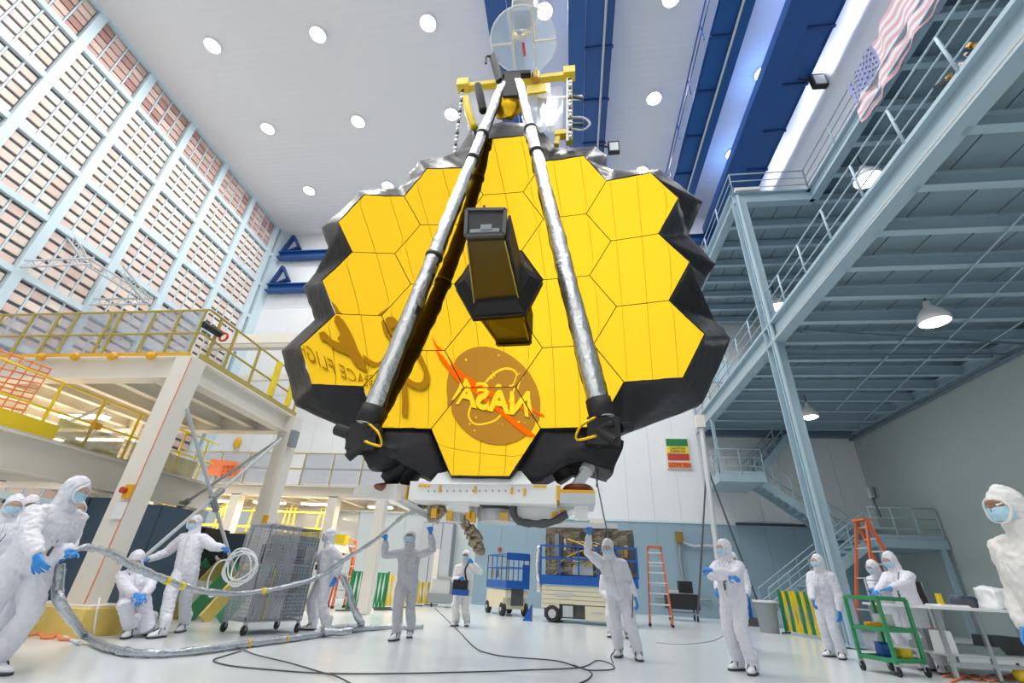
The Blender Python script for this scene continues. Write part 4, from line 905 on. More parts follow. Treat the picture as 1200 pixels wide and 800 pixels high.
def person(label, feet, head, face, hands, poses=('relax', 'relax'), elbow=(None, None), suit='suit', skin='skin', pelvis=None, tilt=0.0, look=None, voxel=.016, lanyard=True, h=1.76, knee=None, sitting=False, palm=(None, None), group=None, girth=1.08):
    """feet, hands = (person's right, person's left); head = centre of the head; face = heading"""
    fr, fl_ = V(feet[0]), V(feet[1]); fr.z = fl_.z = 0
    F = V((face[0], face[1], 0)).normalized(); S = V((-F.y, F.x, 0))      # S = the person's left
    Hd = V(head); k = h/1.76
    base = (fr+fl_)/2
    root = thing('person', label, 'person', base, group); 
    if pelvis is None:
        t = .42; P = V((base.x*(1-t)+Hd.x*t, base.y*(1-t)+Hd.y*t, min(.93*k, Hd.z-.70)))
    else: P = V(pelvis)
    up = (Hd-P).normalized(); N = Hd-up*.20*k+F*-.02; L = look or F; L = V(L).normalized()
    ax = (N-P).normalized(); fw = (F-ax*F.dot(ax)).normalized(); sd = S
    mb = MB()
    # torso
    T_ = lambda t: P.lerp(N, t)
    kk = k; kb = k*girth
    belly = fw*.015
    rings(mb, [(T_(-.20), .105*kb, .09*kb, sd), (T_(-.12), .165*kb, .13*kb, sd), (T_(0), .185*kb, .145*kb, sd), (T_(.2)+belly, .183*kb, .145*kb, sd), (T_(.42)+belly, .182*kb, .14*kb, sd), (T_(.62)+belly, .195*kb, .142*kb, sd), (T_(.78), .205*kb, .132*kb, sd), (T_(.88), .195*kb, .115*kb, sd), (T_(.96), .125*kb, .09*kb, sd), (T_(1.04), .072*kb, .072*kb, sd), (T_(1.22), .070*kb, .074*kb, sd)], fw, 18)
    # legs
    for s, ft in ((-1, fr), (1, fl_)):
        hip = P+sd*s*.095*k-ax*.03; an = ft+V((0, 0, .10))-F*.03
        kn, an2 = ik(hip, an, .43*k, .43*k, (knee or F)); an = an2 if not sitting else an
        capsule(mb, [hip, hip.lerp(kn, .5), kn, kn.lerp(an, .5), an], [.105*kb, .102*kb, .086*kb, .082*kb, .074*kb], 14)
        mb.ell(kn.lerp(an, .52)+V((0, 0, 0)), (.088*kb, .088*kb, .07*kb), 12, 8)
    # arms
    wr = []
    for i, s in ((0, -1), (1, 1)):
        sh = T_(.86)+sd*s*.185*k; hd = V(hands[i])
        hint = elbow[i] if elbow[i] is not None else (sd*s*.6-F*.5-V((0, 0, .6)))
        el, wrist = ik(sh, hd, .30*k, .27*k, hint)
        capsule(mb, [T_(.88)+sd*s*.10*k, sh, sh.lerp(el, .5), el, el.lerp(wrist, .5), wrist.lerp(el, .06)], [.085*kb, .086*kb, .080*kb, .070*kb, .066*kb, .050*kb], 12)
        wr.append((el, wrist))
    # hood
    Lr = L.cross(V((0, 0, 1))).normalized()*-1; Lu = Lr.cross(L)*-1
    if Lu.z < 0: Lu = -Lu
    rot = Matrix((Lr, L, Lu)).transposed()
    mb.ell(Hd-L*.012+Lu*.012, (.100*k, .120*k, .132*k), 16, 12, rot)
    capsule(mb, [Hd-L*.03-Lu*.06, N+ax*.02], [.092*k, .10*k], 14)
    me = remesh(mb, voxel, 5, (.013, 8, .4)); 
    put(me, 'coverall', suit, root)
    # face, eyes, mask, hood rim
    fm = MB(); n = 14; vs = []; fs = []
    for i in range(n+1):
        for j in range(n+1):
            th = (i/n-.5)*1.75; z = -.085+.125*j/n
            rx_ = .088; ry = .108; sc = math.sqrt(max(0.05, 1-(z/.15)**2))
            nose = .020*math.exp(-((th*.09)/.011)**2)*math.exp(-((z+.035)/.026)**2)
            brow = .006*math.exp(-((z-.022)/.010)**2)
            sock = -.007*math.exp(-((abs(th)-.36)/.16)**2)*math.exp(-((z-.003)/.011)**2)
            r = 1+0*th
            vs.append(Hd+Lr*math.sin(th)*rx_*sc+L*(math.cos(th)*(ry*sc)+nose+brow+sock+.010)+Lu*z)
    for i in range(n):
        for j in range(n): fs.append((i*(n+1)+j, (i+1)*(n+1)+j, (i+1)*(n+1)+j+1, i*(n+1)+j+1))
    fm.add(vs, fs); fc = put(fm_mesh(fm), 'face', skin, root)
    for s in (-1, 1):
        c = Hd+Lr*s*.033+L*.106+Lu*.003
        e = MB().ell(c, (.0115, .010, .008), 10, 8, rot); eo = put(fm_mesh(e), 'eye', 'eye_w', root)
        e = MB().ell(c+L*.0075, (.0055, .004, .0055), 8, 6, rot); put(fm_mesh(e), 'iris', 'eye', root)
    km = MB(); vs = []; fs = []; n = 14
    for i in range(n+1):
        for j in range(9):
            th = (i/n-.5)*2.5; z = -.100+.088*j/8; bul = math.sin(math.pi*j/8)**.7
            rr = .006+.024*bul*max(0, math.cos(th*.8)); fold = .0035*math.sin(j*3.1)*max(0, math.cos(th))
            vs.append(Hd+Lr*math.sin(th)*(.094)+L*(math.cos(th)*.104+rr+fold+(.008 if j > 6 else 0))+Lu*(z+.012*(1-math.cos(th))))
    for i in range(n):
        for j in range(8): fs.append((i*9+j, (i+1)*9+j, (i+1)*9+j+1, i*9+j+1))
    km.add(vs, fs); put(fm_mesh(km), 'face_mask', 'mask', root)
    rim = [Hd+Lr*math.sin(t)*.092+L*(.072+.018*abs(math.cos(t)))+Lu*(-.025+.083*math.cos(t)) for t in [2*math.pi*q/24 for q in range(24)]]
    put(fm_mesh(MB().tube(rim, .011, 6, closed=True)), 'hood_rim', suit, root)
    # gloves
    for i, s in ((0, -1), (1, 1)):
        el, wrist = wr[i]; d = (wrist-el).normalized()
        if poses[i] == 'relax': d = (d+V((0, 0, -.15))).normalized()
        bk = V(palm[i]) if palm[i] is not None else (sd*s+F*.3)
        bk = (bk-d*bk.dot(d)); bk = bk.normalized() if bk.length > 1e-5 else d.orthogonal().normalized()
        x = d.cross(bk); mw = Matrix((x, d, bk)).transposed().to_4x4(); mw.translation = wrist+d*.045
        mw = mw @ Matrix.Scale(1.08*k, 4)
        put(hand_mesh(poses[i], s > 0), 'glove', None, root, mw=mw)
        cf = MB(); cf.tube([wrist-d*.012, wrist+d*.03], [.05*k, .043*k], 12); put(fm_mesh(cf), 'cuff', suit, root)
    # boots
    for s, ft in ((-1, fr), (1, fl_)):
        toe = (F+S*s*.22).normalized(); b = MB()
        b.v and None
        q = MB(); sdd = V((-toe.y, toe.x, 0))
        rings(q, [(ft-toe*.105+V((0, 0, .05)), .034, .035, sdd), (ft-toe*.09+V((0, 0, .062)), .042, .055, sdd), (ft-toe*.03+V((0, 0, .066)), .047, .060, sdd), (ft+toe*.05+V((0, 0, .055)), .052, .048, sdd), (ft+toe*.12+V((0, 0, .045)), .053, .036, sdd), (ft+toe*.17+V((0, 0, .040)), .042, .028, sdd), (ft+toe*.19+V((0, 0, .038)), .02, .014, sdd)], V((0, 0, 1)), 12)
        capsule(q, [ft-toe*.04+V((0, 0, .09)), ft-toe*.035+V((0, 0, .24))], [.062, .076], 12)
        bo = put(remesh(q, .0095, 3, (.005, 16, .6)), 'boot', 'boot', root)
        w = MB(); o_ = [(-.12, .0), (-.10, .040), (-.02, .046), (.06, .056), (.13, .056), (.18, .042), (.20, .0)]
        ring_ = [ft+toe*a+sdd*c for a, c in o_]+[ft+toe*a-sdd*c for a, c in reversed(o_[1:-1])]
        w.poly([p+V((0, 0, .002)) for p in ring_], (0, 0, .024)); put(fm_mesh(w), 'sole', 'sole', root)
        st_ = MB()
        for a, z, r_x, r_z in ((-.02, .115, .068, .02), (.045, .075, .056, .05)):
            c = ft+toe*a; st_.tube([c+sdd*math.cos(t)*r_x+V((0, 0, z+r_z*math.sin(t)))+toe*(.03*math.cos(t*2)) for t in [math.pi*q/8 for q in range(-1, 10)]], .008, 5)
        put(fm_mesh(st_), 'boot_strap', 'sole', root)
    if lanyard:
        c = N+ax*.02; pts = [c+sd*.085*k-fw*.02, c+sd*.075*k+fw*.095*k-ax*.06, c+sd*.03+fw*.165*k-ax*.27, c+fw*.172*k-ax*.33, c-sd*.03+fw*.165*k-ax*.27, c-sd*.075*k+fw*.095*k-ax*.06, c-sd*.085*k-fw*.02]
        put(fm_mesh(MB().tube(spline(pts, 5), .006, 5)), 'lanyard', 'cord', root)
        put(fm_mesh(MB().bar(c+fw*.18*k-ax*.34, c+fw*.182*k-ax*.43, .006, .065, fw)), 'badge', 'dgrey', root)
    # zip line of the coverall
    zp = [T_(t)+fw*(.153 if t < .7 else .140 if t < .85 else .10)*k+belly for t in (.02, .2, .42, .62, .78, .9)]
    put(fm_mesh(MB().tube(zp, .005, 5)), 'zip', 'lgrey', root)
    return root
def fm_mesh(mb):
    me = bpy.data.meshes.new('m'); me.from_pydata(mb.v, [], mb.f)
    bm = bmesh.new(); bm.from_mesh(me); bmesh.ops.recalc_face_normals(bm, faces=bm.faces); bm.to_mesh(me); bm.free()
    me.polygons.foreach_set('use_smooth', [True]*len(me.polygons)); return me
UP = V((0, 0, 1))
# centre
person('person in coverall raising the right hand to the telescope base, left hand low', ((0.75,8.98,0.00), (1.02,8.74,0.00)), (0.63,8.75,1.61), (-.15, -1), ((0.31,8.60,1.75), (1.02,8.65,0.87)),
       ('grip', 'relax'), ((-1, 0, -.6), (.15, .8, -.3)), look=(-.15, -.9, -.35), lanyard=False, palm=((0, 1, 0), None))
person('person in grey coverall facing the camera with both arms raised', ((-3.04,9.01,0.00), (-2.98,9.62,0.00)), (-3.06,9.10,1.64), (.05, -1), ((-3.50,9.00,1.55), (-2.63,9.00,1.70)),
       ('grip', 'grip'), ((-1, .2, -.5), (1, .2, -.5)), suit='suit_g', skin='skin_d', look=(.1, -.95, .25), lanyard=False, palm=((0, 1, .2), (0, 1, .2)))
person('person in white coverall by the small lift with a blue shoulder bag', ((-2.74,12.34,0.00), (-2.51,12.52,0.00)), (-2.60,12.20,1.50), (-.05, -1), ((-2.67,11.95,0.98), (-2.35,11.95,1.33)),
       ('grip', 'grip'), (None, (.9, 0, -.6)), skin='skin_d', lanyard=False, suit='suit_w')
person('person with folded arms standing right of the orange stepladder', ((2.41,8.41,0.00), (2.52,8.11,0.00)), (2.44,8.30,1.63), (-.72, -.7), (V((2.26,8.00,1.22))+V((.06, 0, 0)), V((2.17,8.02,1.28))),
       ('relax', 'grip'), ((-.9, -.3, -.5), (.6, -.6, -.4)), look=(-.9, -.4, .0), palm=((0, -.6, .6), (0, -.6, .6)))
person('person almost hidden behind the one with folded arms', ((3.36,12.01,0.00), (3.54,11.96,0.00)), (3.12,10.20,1.57), (-.3, -1), ((2.62,10.00,0.90), (3.22,10.00,0.93)), ('relax', 'relax'), lanyard=False)
person('person hidden behind the one touching the telescope, boots visible', ((0.87,12.15,0.00), (1.23,12.20,0.00)), (0.90,12.20,1.44), (-.2, -1), ((0.81,12.00,0.76), (1.15,12.00,0.78)), ('relax', 'relax'), lanyard=False)
# right
person('person standing alone with arms down in front of the yellow and green barrier', ((4.93,11.13,0.00), (5.01,10.84,0.00)), (4.86,10.60,1.63), (-.75, -.65), ((4.49,10.40,0.81), (4.99,10.50,0.81)),
       ('relax', 'relax'), look=(-.9, -.4, 0), lanyard=False)
person('person leaning over the green cart with both hands on its top', ((5.95,10.03,0.00), (5.98,9.71,0.00)), (5.79,9.90,1.67), (-.9, -.45), ((5.31,9.75,1.11), (5.24,9.40,1.12)),
       ('open', 'open'), ((.2, .5, -.7), (.4, -.5, -.5)), look=(-.9, -.3, -.3), palm=(UP, UP))
person('person bending behind the one leaning on the green cart', ((6.71,11.93,0.00), (6.96,11.94,0.00)), (6.07,11.00,1.59), (-.9, -.3), ((5.77,10.70,1.12), (5.78,10.60,1.08)), ('open', 'open'), ((.3, .3, -.7), (.3, -.4, -.6)),
       look=(-.9, -.25, -.3), lanyard=False, palm=(UP, UP))
person('person at the right edge of the picture seen large in profile', ((3.25, 4.0, 0), (3.4, 3.7, 0)), (3.11,3.80,1.64), (-1, -.05), (V((3.1, 4.05, .9)), V((3.15, 3.5, .9))), ('relax', 'relax'),
       (None, None), suit='suit_w', skin='skin_d', look=(-1, -.12, -.05), voxel=.011, h=1.8, girth=1.25)
# left
person('person with outstretched arms holding a coil of white tube', ((-6.18,7.41,0.00), (-6.45,8.19,0.00)), (-6.69,7.95,1.66), (.1, -1), ((-6.99,7.60,1.05), (-5.73,7.75,1.23)),
       ('grip', 'grip'), ((-.6, .2, -.8), (.6, .2, -.8)), look=(.1, -1, -.1), lanyard=False, voxel=.014, palm=(UP, UP))
person('person turned left with an outstretched gloved hand beside the wire cart', ((-4.93,9.61,0.00), (-4.47,9.25,0.00)), (-4.86,9.40,1.64), (-.75, -.65), ((-5.16,9.10,1.21), (-4.49,9.30,0.94)),
       ('open', 'relax'), ((-.2, .3, -.9), (.8, .3, -.5)), look=(-.85, -.5, -.1), palm=(UP, None))
person('person sitting on the yellow footing with hands between the knees', ((-6.50,7.20,0.00), (-6.60,7.65,0.00)), (-6.86,7.20,1.03), (.62, -.75), ((-6.33,6.95,0.52), (-6.24,6.92,0.53)),
       ('relax', 'relax'), ((-.7, .2, -.4), (.9, .3, -.4)), pelvis=V((-6.72, 7.32, .47)), look=(.6, -.6, -.45), sitting=True, voxel=.014, palm=(UP, UP))
person('person at front left in profile holding the silver hose forward', ((-5.72, 4.35, 0), (-5.42, 4.6, 0)), (-5.28,4.45,1.65), (.97, -.12), (V((-4.85,4.05,0.94)), V((-5.09,4.50,1.06))),
       ('relax', 'grip'), ((-.8, -.3, 0), (-.5, .3, -.8)), look=(.95, .25, -.2), voxel=.011, h=1.84, palm=((.2, -1, 0), UP), girth=1.18)
person('person hidden behind the front left one, only mask and glove showing', ((-6.5, 5.15, 0), (-6.35, 5.3, 0)), (-5.85,5.00,1.52), (.95, -.1), ((-5.45,4.80,0.84), (-5.31,4.70,0.88)), ('grip', 'grip'), look=(.95, -.1, 0), voxel=.013)
person('person at the left edge behind the front one, mask turned right', ((-7.45, 5.3, 0), (-7.15, 5.6, 0)), (-7.35,5.50,1.58), (.85, -.45), (V((-7.3, 5.25, .95)), V((-6.9, 5.6, .95))), ('relax', 'relax'), look=(.85, -.5, -.05), voxel=.014, h=1.78)
person('shorter person looking down between two others at the left edge', ((-7.6, 6.0, 0), (-7.3, 6.2, 0)), (-7.89,6.10,1.66), (.9, -.35), (V((-7.3, 5.85, .9)), V((-7.0, 6.2, .9))), ('relax', 'relax'), look=(.9, -.35, -.25), skin='skin_d', voxel=.014, h=1.72)
# ------------------------------------------------------------------ things on the floor
def frame_xy(o, u):
    o = V(o); o.z = 0; u = V(u); u.z = 0; u.normalize(); v = V((-u.y, u.x, 0))
    return lambda a, b, z=0: o+u*a+v*b+V((0, 0, z))
def obox(mb, Fm, a0, a1, b0, b1, z0, z1):
    return mb.add([Fm(a, b, z) for z in (z0, z1) for b in (b0, b1) for a in (a0, a1)], [(0, 2, 3, 1), (4, 5, 7, 6), (0, 1, 5, 4), (2, 6, 7, 3), (0, 4, 6, 2), (1, 3, 7, 5)])
def caster(root, p, r=.06, m='blackmat'):
    p = V(p); p.z = 0
    w_ = MB().cyl(p+V((-.018, 0, r)), p+V((.018, 0, r)), r, n=14).build('caster', m, root)
    k = MB().cbox(p+V((0, 0, r*2+.015)), (.06, .05, .03)).cbox(p+V((.026, 0, r*1.5)), (.008, .03, r)).cbox(p+V((-.026, 0, r*1.5)), (.008, .03, r)).build('fork', 'steel', w_)
# silver wrapped hoses
h1 = thing('wrapped_hose', 'silver wrapped hose held in the air from the front left worker to the telescope', 'hose', (-4.5, 6.5, 0))
P1 = [(-5.08,4.50,1.04), (-5.15,4.75,1.11), (-5.31,5.20,1.07), (-5.50,5.70,0.97), (-5.60,6.40,0.81), (-5.63,7.20,0.66), (-5.43,7.90,0.61), (-5.08,8.40,0.70), (-4.71,9.00,0.89), (-4.24,9.00,1.21), (-3.62,8.80,1.56), (-2.90,8.00,1.88), (-2.36,7.20,1.91)]
MB().tube(spline(P1, 10), [.026]*8+[.036]*12+[.044]*70+[.036]*31, 10).build('hose', 'hose', h1, smooth=True, crumple=(.016, 9))
for k in (41, 45, 66): MB().tube([spline(P1, 10)[k], spline(P1, 10)[k+1]], .052, 10).build('yellow_tag', 'yellow', h1)
h2 = thing('wrapped_hose', 'silver wrapped hose hanging from a glove and lying along the floor', 'hose', (-5, 7, 0))
P2 = [(-5.34,4.70,0.94), (-5.28,4.75,0.69), (-5.24,4.85,0.54), (-6.45,6.41,0.12), (-5.60,6.01,0.05), (-5.00,5.87,0.05), (-4.67,6.28,0.05), (-4.53,7.10,0.05), (-4.35,8.02,0.05), (-4.19,9.32,0.05), (-3.91,10.27,0.05), (-3.13,10.94,0.06)]
MB().tube(spline(P2, 10), .046, 10).build('hose', 'hose', h2, smooth=True, crumple=(.016, 9))
for k in (70, 78, 90, 104): MB().tube([spline(P2, 10)[k], spline(P2, 10)[k]*.6+spline(P2, 10)[k+1]*.4], .053, 10).build('amber_tape', 'amber', h2)
h3 = thing('wrapped_hose', 'crumpled silver hose drooping from the hand beside the wire cart to the floor', 'hose', (-4.6, 9.2, 0))
P3 = [(-4.30,9.10,0.97), (-4.15,9.20,0.72), (-3.99,9.30,0.38), (-4.13,10.08,0.08), (-4.30,9.55,0.08), (-4.24,8.76,0.09), (-3.85,9.01,0.08)]
MB().tube(spline(P3, 8), .06, 9).build('hose', 'hose', h3, smooth=True, crumple=(.025, 9))
co_ = thing('tube_coil', 'coil of white tube in the hand of the man with outstretched arms', 'coil', (-5.38,7.75,0.99))
c0 = V((-5.43,7.75,1.00))
for k in range(5):
    r = .27-.025*(k % 3); ox = V((random.uniform(-.1, .08), k*.03-.06, random.uniform(-.05, .05)))
    MB().tube([c0+ox+V((r*math.cos(t), .05*math.sin(t*2+k), r*math.sin(t)*.95)) for t in [2*math.pi*q/36 for q in range(36)]], .013, 6, closed=True).build('loop', 'rope', co_, smooth=True)
MB().tube(spline([c0+V((-.2, 0, .1)), c0+V((-.38, -.05, .05)), c0+V((-.5, 0, -.2)), c0+V((-.42, .05, -.45)), c0+V((-.2, 0, -.36))], 6), .012, 6).build('loose_end', 'rope', co_, smooth=True)
def cable(lab, pts, r=.012, m='cord', name='floor_cable'):
    t = MB().tube(spline([V(p) for p in pts], 8), r, 6).build(name, m, None, smooth=True); tag(t, lab, 'cable'); return t
cable('thin grey cable from the floor hose to the bottom edge, crossing another', [(-4.54,6.95,0.02), (-4.02,6.54,0.02), (-3.33,6.17,0.02), (-2.79,5.87,0.01), (-2.48,5.64,0.02), (-2.06,5.22,0.02)], .008, 'dgrey')
cable('long grey cable running across the floor with a loop at its left end', [(-4.39,6.78,0.01), (-4.31,6.33,0.01), (-4.21,6.02,0.01), (-3.84,5.81,0.01), (-3.30,5.77,0.01), (-2.67,5.83,0.01), (-1.95,6.15,0.01), (-1.15,6.63,0.01), (-0.56,7.03,0.01), (0.10,7.54,0.01), (0.36,8.30,0.01), (0.55,8.06,0.01), (0.54,7.60,0.01), (0.21,7.38,0.01), (0.01,7.72,0.01)], .008, 'dgrey')
cable('dark cable with knots from the centre floor to the frame bottom', [(-4.90,18.41,0.01), (-2.55,11.60,0.01), (-1.62,8.85,0.01), (-1.25,8.20,0.01), (-0.89,8.02,0.01), (-0.26,7.99,0.01), (0.05,7.59,0.01), (0.23,7.26,0.01), (0.19,6.75,0.01), (0.00,6.21,0.01)], .008)
cable('thin black cord hanging from the glove of the one touching the telescope', [(0.99,8.60,0.90), (0.95,8.60,0.55), (1.09,10.42,0.01), (0.75,9.61,0.01), (0.61,8.90,0.01), (0.59,8.17,0.01)], .008, 'cord', 'hand_cord')
cable('thin pale wire running from telescope base down to the head of the nearest worker', [(0.32,6.10,2.36), (0.46,7.40,2.17), (0.65,8.70,1.74)], .010, 'dgrey', 'tag_line')
cable('thin wire beside the telescope foot at the right', [(0.40,6.10,2.51), (0.34,6.20,2.14)], .008, 'dgrey', 'tag_line')
cable('faint grey cable on the floor behind the ladder', [(1.75,11.54,0.01), (2.27,11.54,0.01), (3.18,12.76,0.01), (4.10,15.02,0.01)], .012, 'lgrey')
for k, pts in enumerate(([(5.60,9.18,0.02), (6.09,9.55,0.03), (6.05,9.16,0.02), (6.72,9.75,0.03), (6.73,9.38,0.02)], [(5.38,8.68,0.02), (6.34,9.65,0.02), (6.16,9.07,0.02), (7.15,10.01,0.02), (7.15,9.70,0.02)])):
    cable(('upper' if k == 0 else 'lower')+' of the two orange cables tangled under the steel table', pts, .016, 'net')
cable('white tube on the floor in front of the yellow footing', [(-8.00,7.11,0.02), (-7.25,6.84,0.02), (-6.35,6.33,0.02)], .02, 'rope')
cable('white cord hanging against the thick left column', [(-6.62,6.60,0.52), (-6.56,6.60,0.30), (-6.93,7.06,0.02)], .012, 'rope', 'hanging_cord')
# wire cart wrapped in plastic
A, B, Cc, D = V((-5.72,8.11,0.00)), V((-5.37,8.20,0.00)), V((-5.41,9.26,0.00)), V((-4.89,9.12,0.00))
WC = thing('wire_cart', 'tall wire mesh cart wrapped in clear grey plastic on casters', 'cart', (A+B+Cc+D)/4)
Fm = frame_xy(B, D-B); LC = (D-B).length; WDc = .72
HC = 1.72
for a, b in ((0.03, .03), (LC-.03, .03), (.03, WDc-.03), (LC-.03, WDc-.03)):
    caster(WC, Fm(a, b), .075); MB().tube([Fm(a, b, .15), Fm(a, b, HC)], .018, 6).build('post', 'steel', WC)
for z in (.2, .62, 1.08, HC-.02):
    s = MB(); obox(s, Fm, 0, LC, 0, WDc, z-.012, z+.012); s.build('shelf', 'grey', WC)
def mesh_wall(f0, f1, nh, nv):
    g = MB()
    for k in range(nh+1):
        z = .2+(HC-.22)*k/nh; g.bar(V(f0)+V((0, 0, z)), V(f1)+V((0, 0, z)), .008)
    for k in range(nv+1):
        p = V(f0).lerp(V(f1), k/nv); g.bar(p+V((0, 0, .2)), p+V((0, 0, HC)), .008)
    return g.build('wire_mesh', 'steel', WC, kind='stuff')
mesh_wall(Fm(0, 0), Fm(LC, 0), 26, 18); mesh_wall(Fm(LC, 0), Fm(LC, WDc), 26, 10); mesh_wall(Fm(0, WDc), Fm(LC, WDc), 26, 14); mesh_wall(Fm(0, 0), Fm(0, WDc), 26, 10)
def drape(f0, f1, z0, z1, m, seed, out):
    n = 14; g = MB(); vs = []; fs = []; o = V(out)
    for i in range(n+1):
        for j in range(n+1):
            p = V(f0).lerp(V(f1), i/n)+V((0, 0, z0+(z1-z0)*j/n)); vs.append(p+o*(.03+.035*noise.noise(V((i*.5+seed, j*.22, seed)))))
    for i in range(n):
        for j in range(n): fs.append((i*(n+1)+j, (i+1)*(n+1)+j, (i+1)*(n+1)+j+1, i*(n+1)+j+1))
    return g.add(vs, fs).build('plastic_wrap', m, WC, smooth=True)
nout = (Fm(0, -1)-Fm(0, 0)); lout = (Fm(-1, 0)-Fm(0, 0))
drape(Fm(-.02, 0), Fm(LC*.58, 0), .22, HC+.02, 'film3', 3, nout); drape(Fm(0, WDc), Fm(0, -.02), .22, HC+.02, 'film3', 9, lout)
for k in range(5):
    s = MB(); obox(s, Fm, LC*.2*k+.04, LC*.2*k+.24, .1, .6, (.64, 1.1, .22, .64, 1.1)[k], (.64, 1.1, .22, .64, 1.1)[k]+.3); s.build('stored_box', ('lgrey', 'dgrey', 'white', 'grey', 'lgrey')[k], WC)
s = MB(); s.tube([Fm(.25, -.06, .2), Fm(.25, -.06, 1.0)], .012, 5); s.build('yellow_tape', 'yrail', WC)
# folding barriers of crossed slats
def barrier(lab, a, b, h, n, cols, foot=True, grp='folding barriers'):
    a = V(a); b = V(b); a.z = b.z = 0
    t = thing('folding_barrier', lab, 'barrier', a, grp)
    for k in range(n):
        p = a.lerp(b, (k+.5)/n); w_ = (b-a)/n; c = cols[k % len(cols)]
        MB().bar(p-w_*.3+V((0, 0, .08)), p+w_*.3+V((0, 0, h)), .05, .02).build('slat', c, t)
        MB().bar(p+w_*.3+V((0, .03, .08)), p-w_*.3+V((0, .03, h)), .05, .02).build('slat', c, t)
    for p in (a, b):
        MB().bar(p+V((0, 0, .02)), p+V((0, 0, h+.04)), .05).build('end_post', cols[0], t)
        MB().bar(p+V((-.2, -.25, .03)), p+V((.2, .25, .03)), .05, .04).build('foot', 'dgrey', t)
    return t
barrier('yellow and green folding barrier right of the grey bin', (6.30,16.69,0.00), (6.67,14.86,0.00), 1.12, 11, ('green', 'yellow', 'green', 'yellow', 'yellow'))
barrier('white and green folding barrier between two men at left centre', (-6.51,14.54,0.00), (-5.85,15.79,0.00), 1.05, 9, ('green', 'green', 'green', 'rope', 'rope', 'rope'))
barrier('yellow folding barrier left of the man with raised arms', (-6.16,16.52,0.00), (-5.80,17.58,0.00), 1.0, 6, ('yellow', 'yellow', 'cream'))
barrier('low yellow barrier far behind the man with raised arms', (-5.80,18.95,0.00), (-5.53,20.10,0.00), .8, 5, ('yellow', 'yrail'))
gp = thing('panel_stack', 'stack of green and yellow panels leaning behind the wire cart', 'panels', (-8.2, 10.2, 0))
for k in range(6):
    x = -8.7+.36*k; MB().bar((x, 9.7, .03), (x+.25, 10.4, 1.05), .32, .05, (1, 0, 0)).build('panel', ('green', 'green', 'yrail', 'green', 'duck', 'green')[k], gp)
# ladders
def stepladder(lab, p, ax, wd, h, spread, mrail, mstep, n, top=.62):
    p = V(p); p.z = 0; ax = V(ax).normalized(); bk = V((-ax.y, ax.x, 0)); t = thing('stepladder', lab, 'ladder', p)
    L = lambda s, z, f: p+ax*(s*wd/2*(1-(1-top)*z/h))+bk*(f*spread*(1-z/h))+V((0, 0, z))
    for s in (-1, 1):
        MB().bar(L(s, 0.02, -1), L(s, h, -1), .05, .09).build('front_rail', mrail, t); MB().bar(L(s, 0.02, 1), L(s, h, 1), .045, .07).build('rear_rail', mrail, t)
        for f in (-1, 1): MB().bar(L(s, 0, f), L(s, .06, f), .07, .1).build('rubber_foot', 'blackmat', t)
    for k in range(1, n+1):
        z = h*k/(n+.6); MB().bar(L(-1, z, -1), L(1, z, -1), .10, .035).build('step', mstep, t)
    for k in range(1, 4): z = h*k/4; MB().bar(L(-1, z, 1), L(1, z, 1), .03).build('rear_brace', mstep, t)
    MB().bar(L(-1.1, h, 0), L(1.1, h, 0), .26, .06).build('top_cap', mrail, t)
stepladder('orange stepladder with white steps right of the big blue lift', (2.70,16.64,0.00), (1, -.15, 0), .66, 2.2, .35, 'orange', 'white', 7)
stepladder('tall red orange stepladder under the back stairs at the right', V((8.45, 15.2, 0)), (-.2, .9, 0), .75, 3.05, .85, 'orange', 'lgrey', 9, .5)
stepladder('orange stepladder behind the man at the wire cart', (-7.29,15.67,0.00), (.5, .4, 0), .5, 1.95, .3, 'orange', 'lgrey', 6)
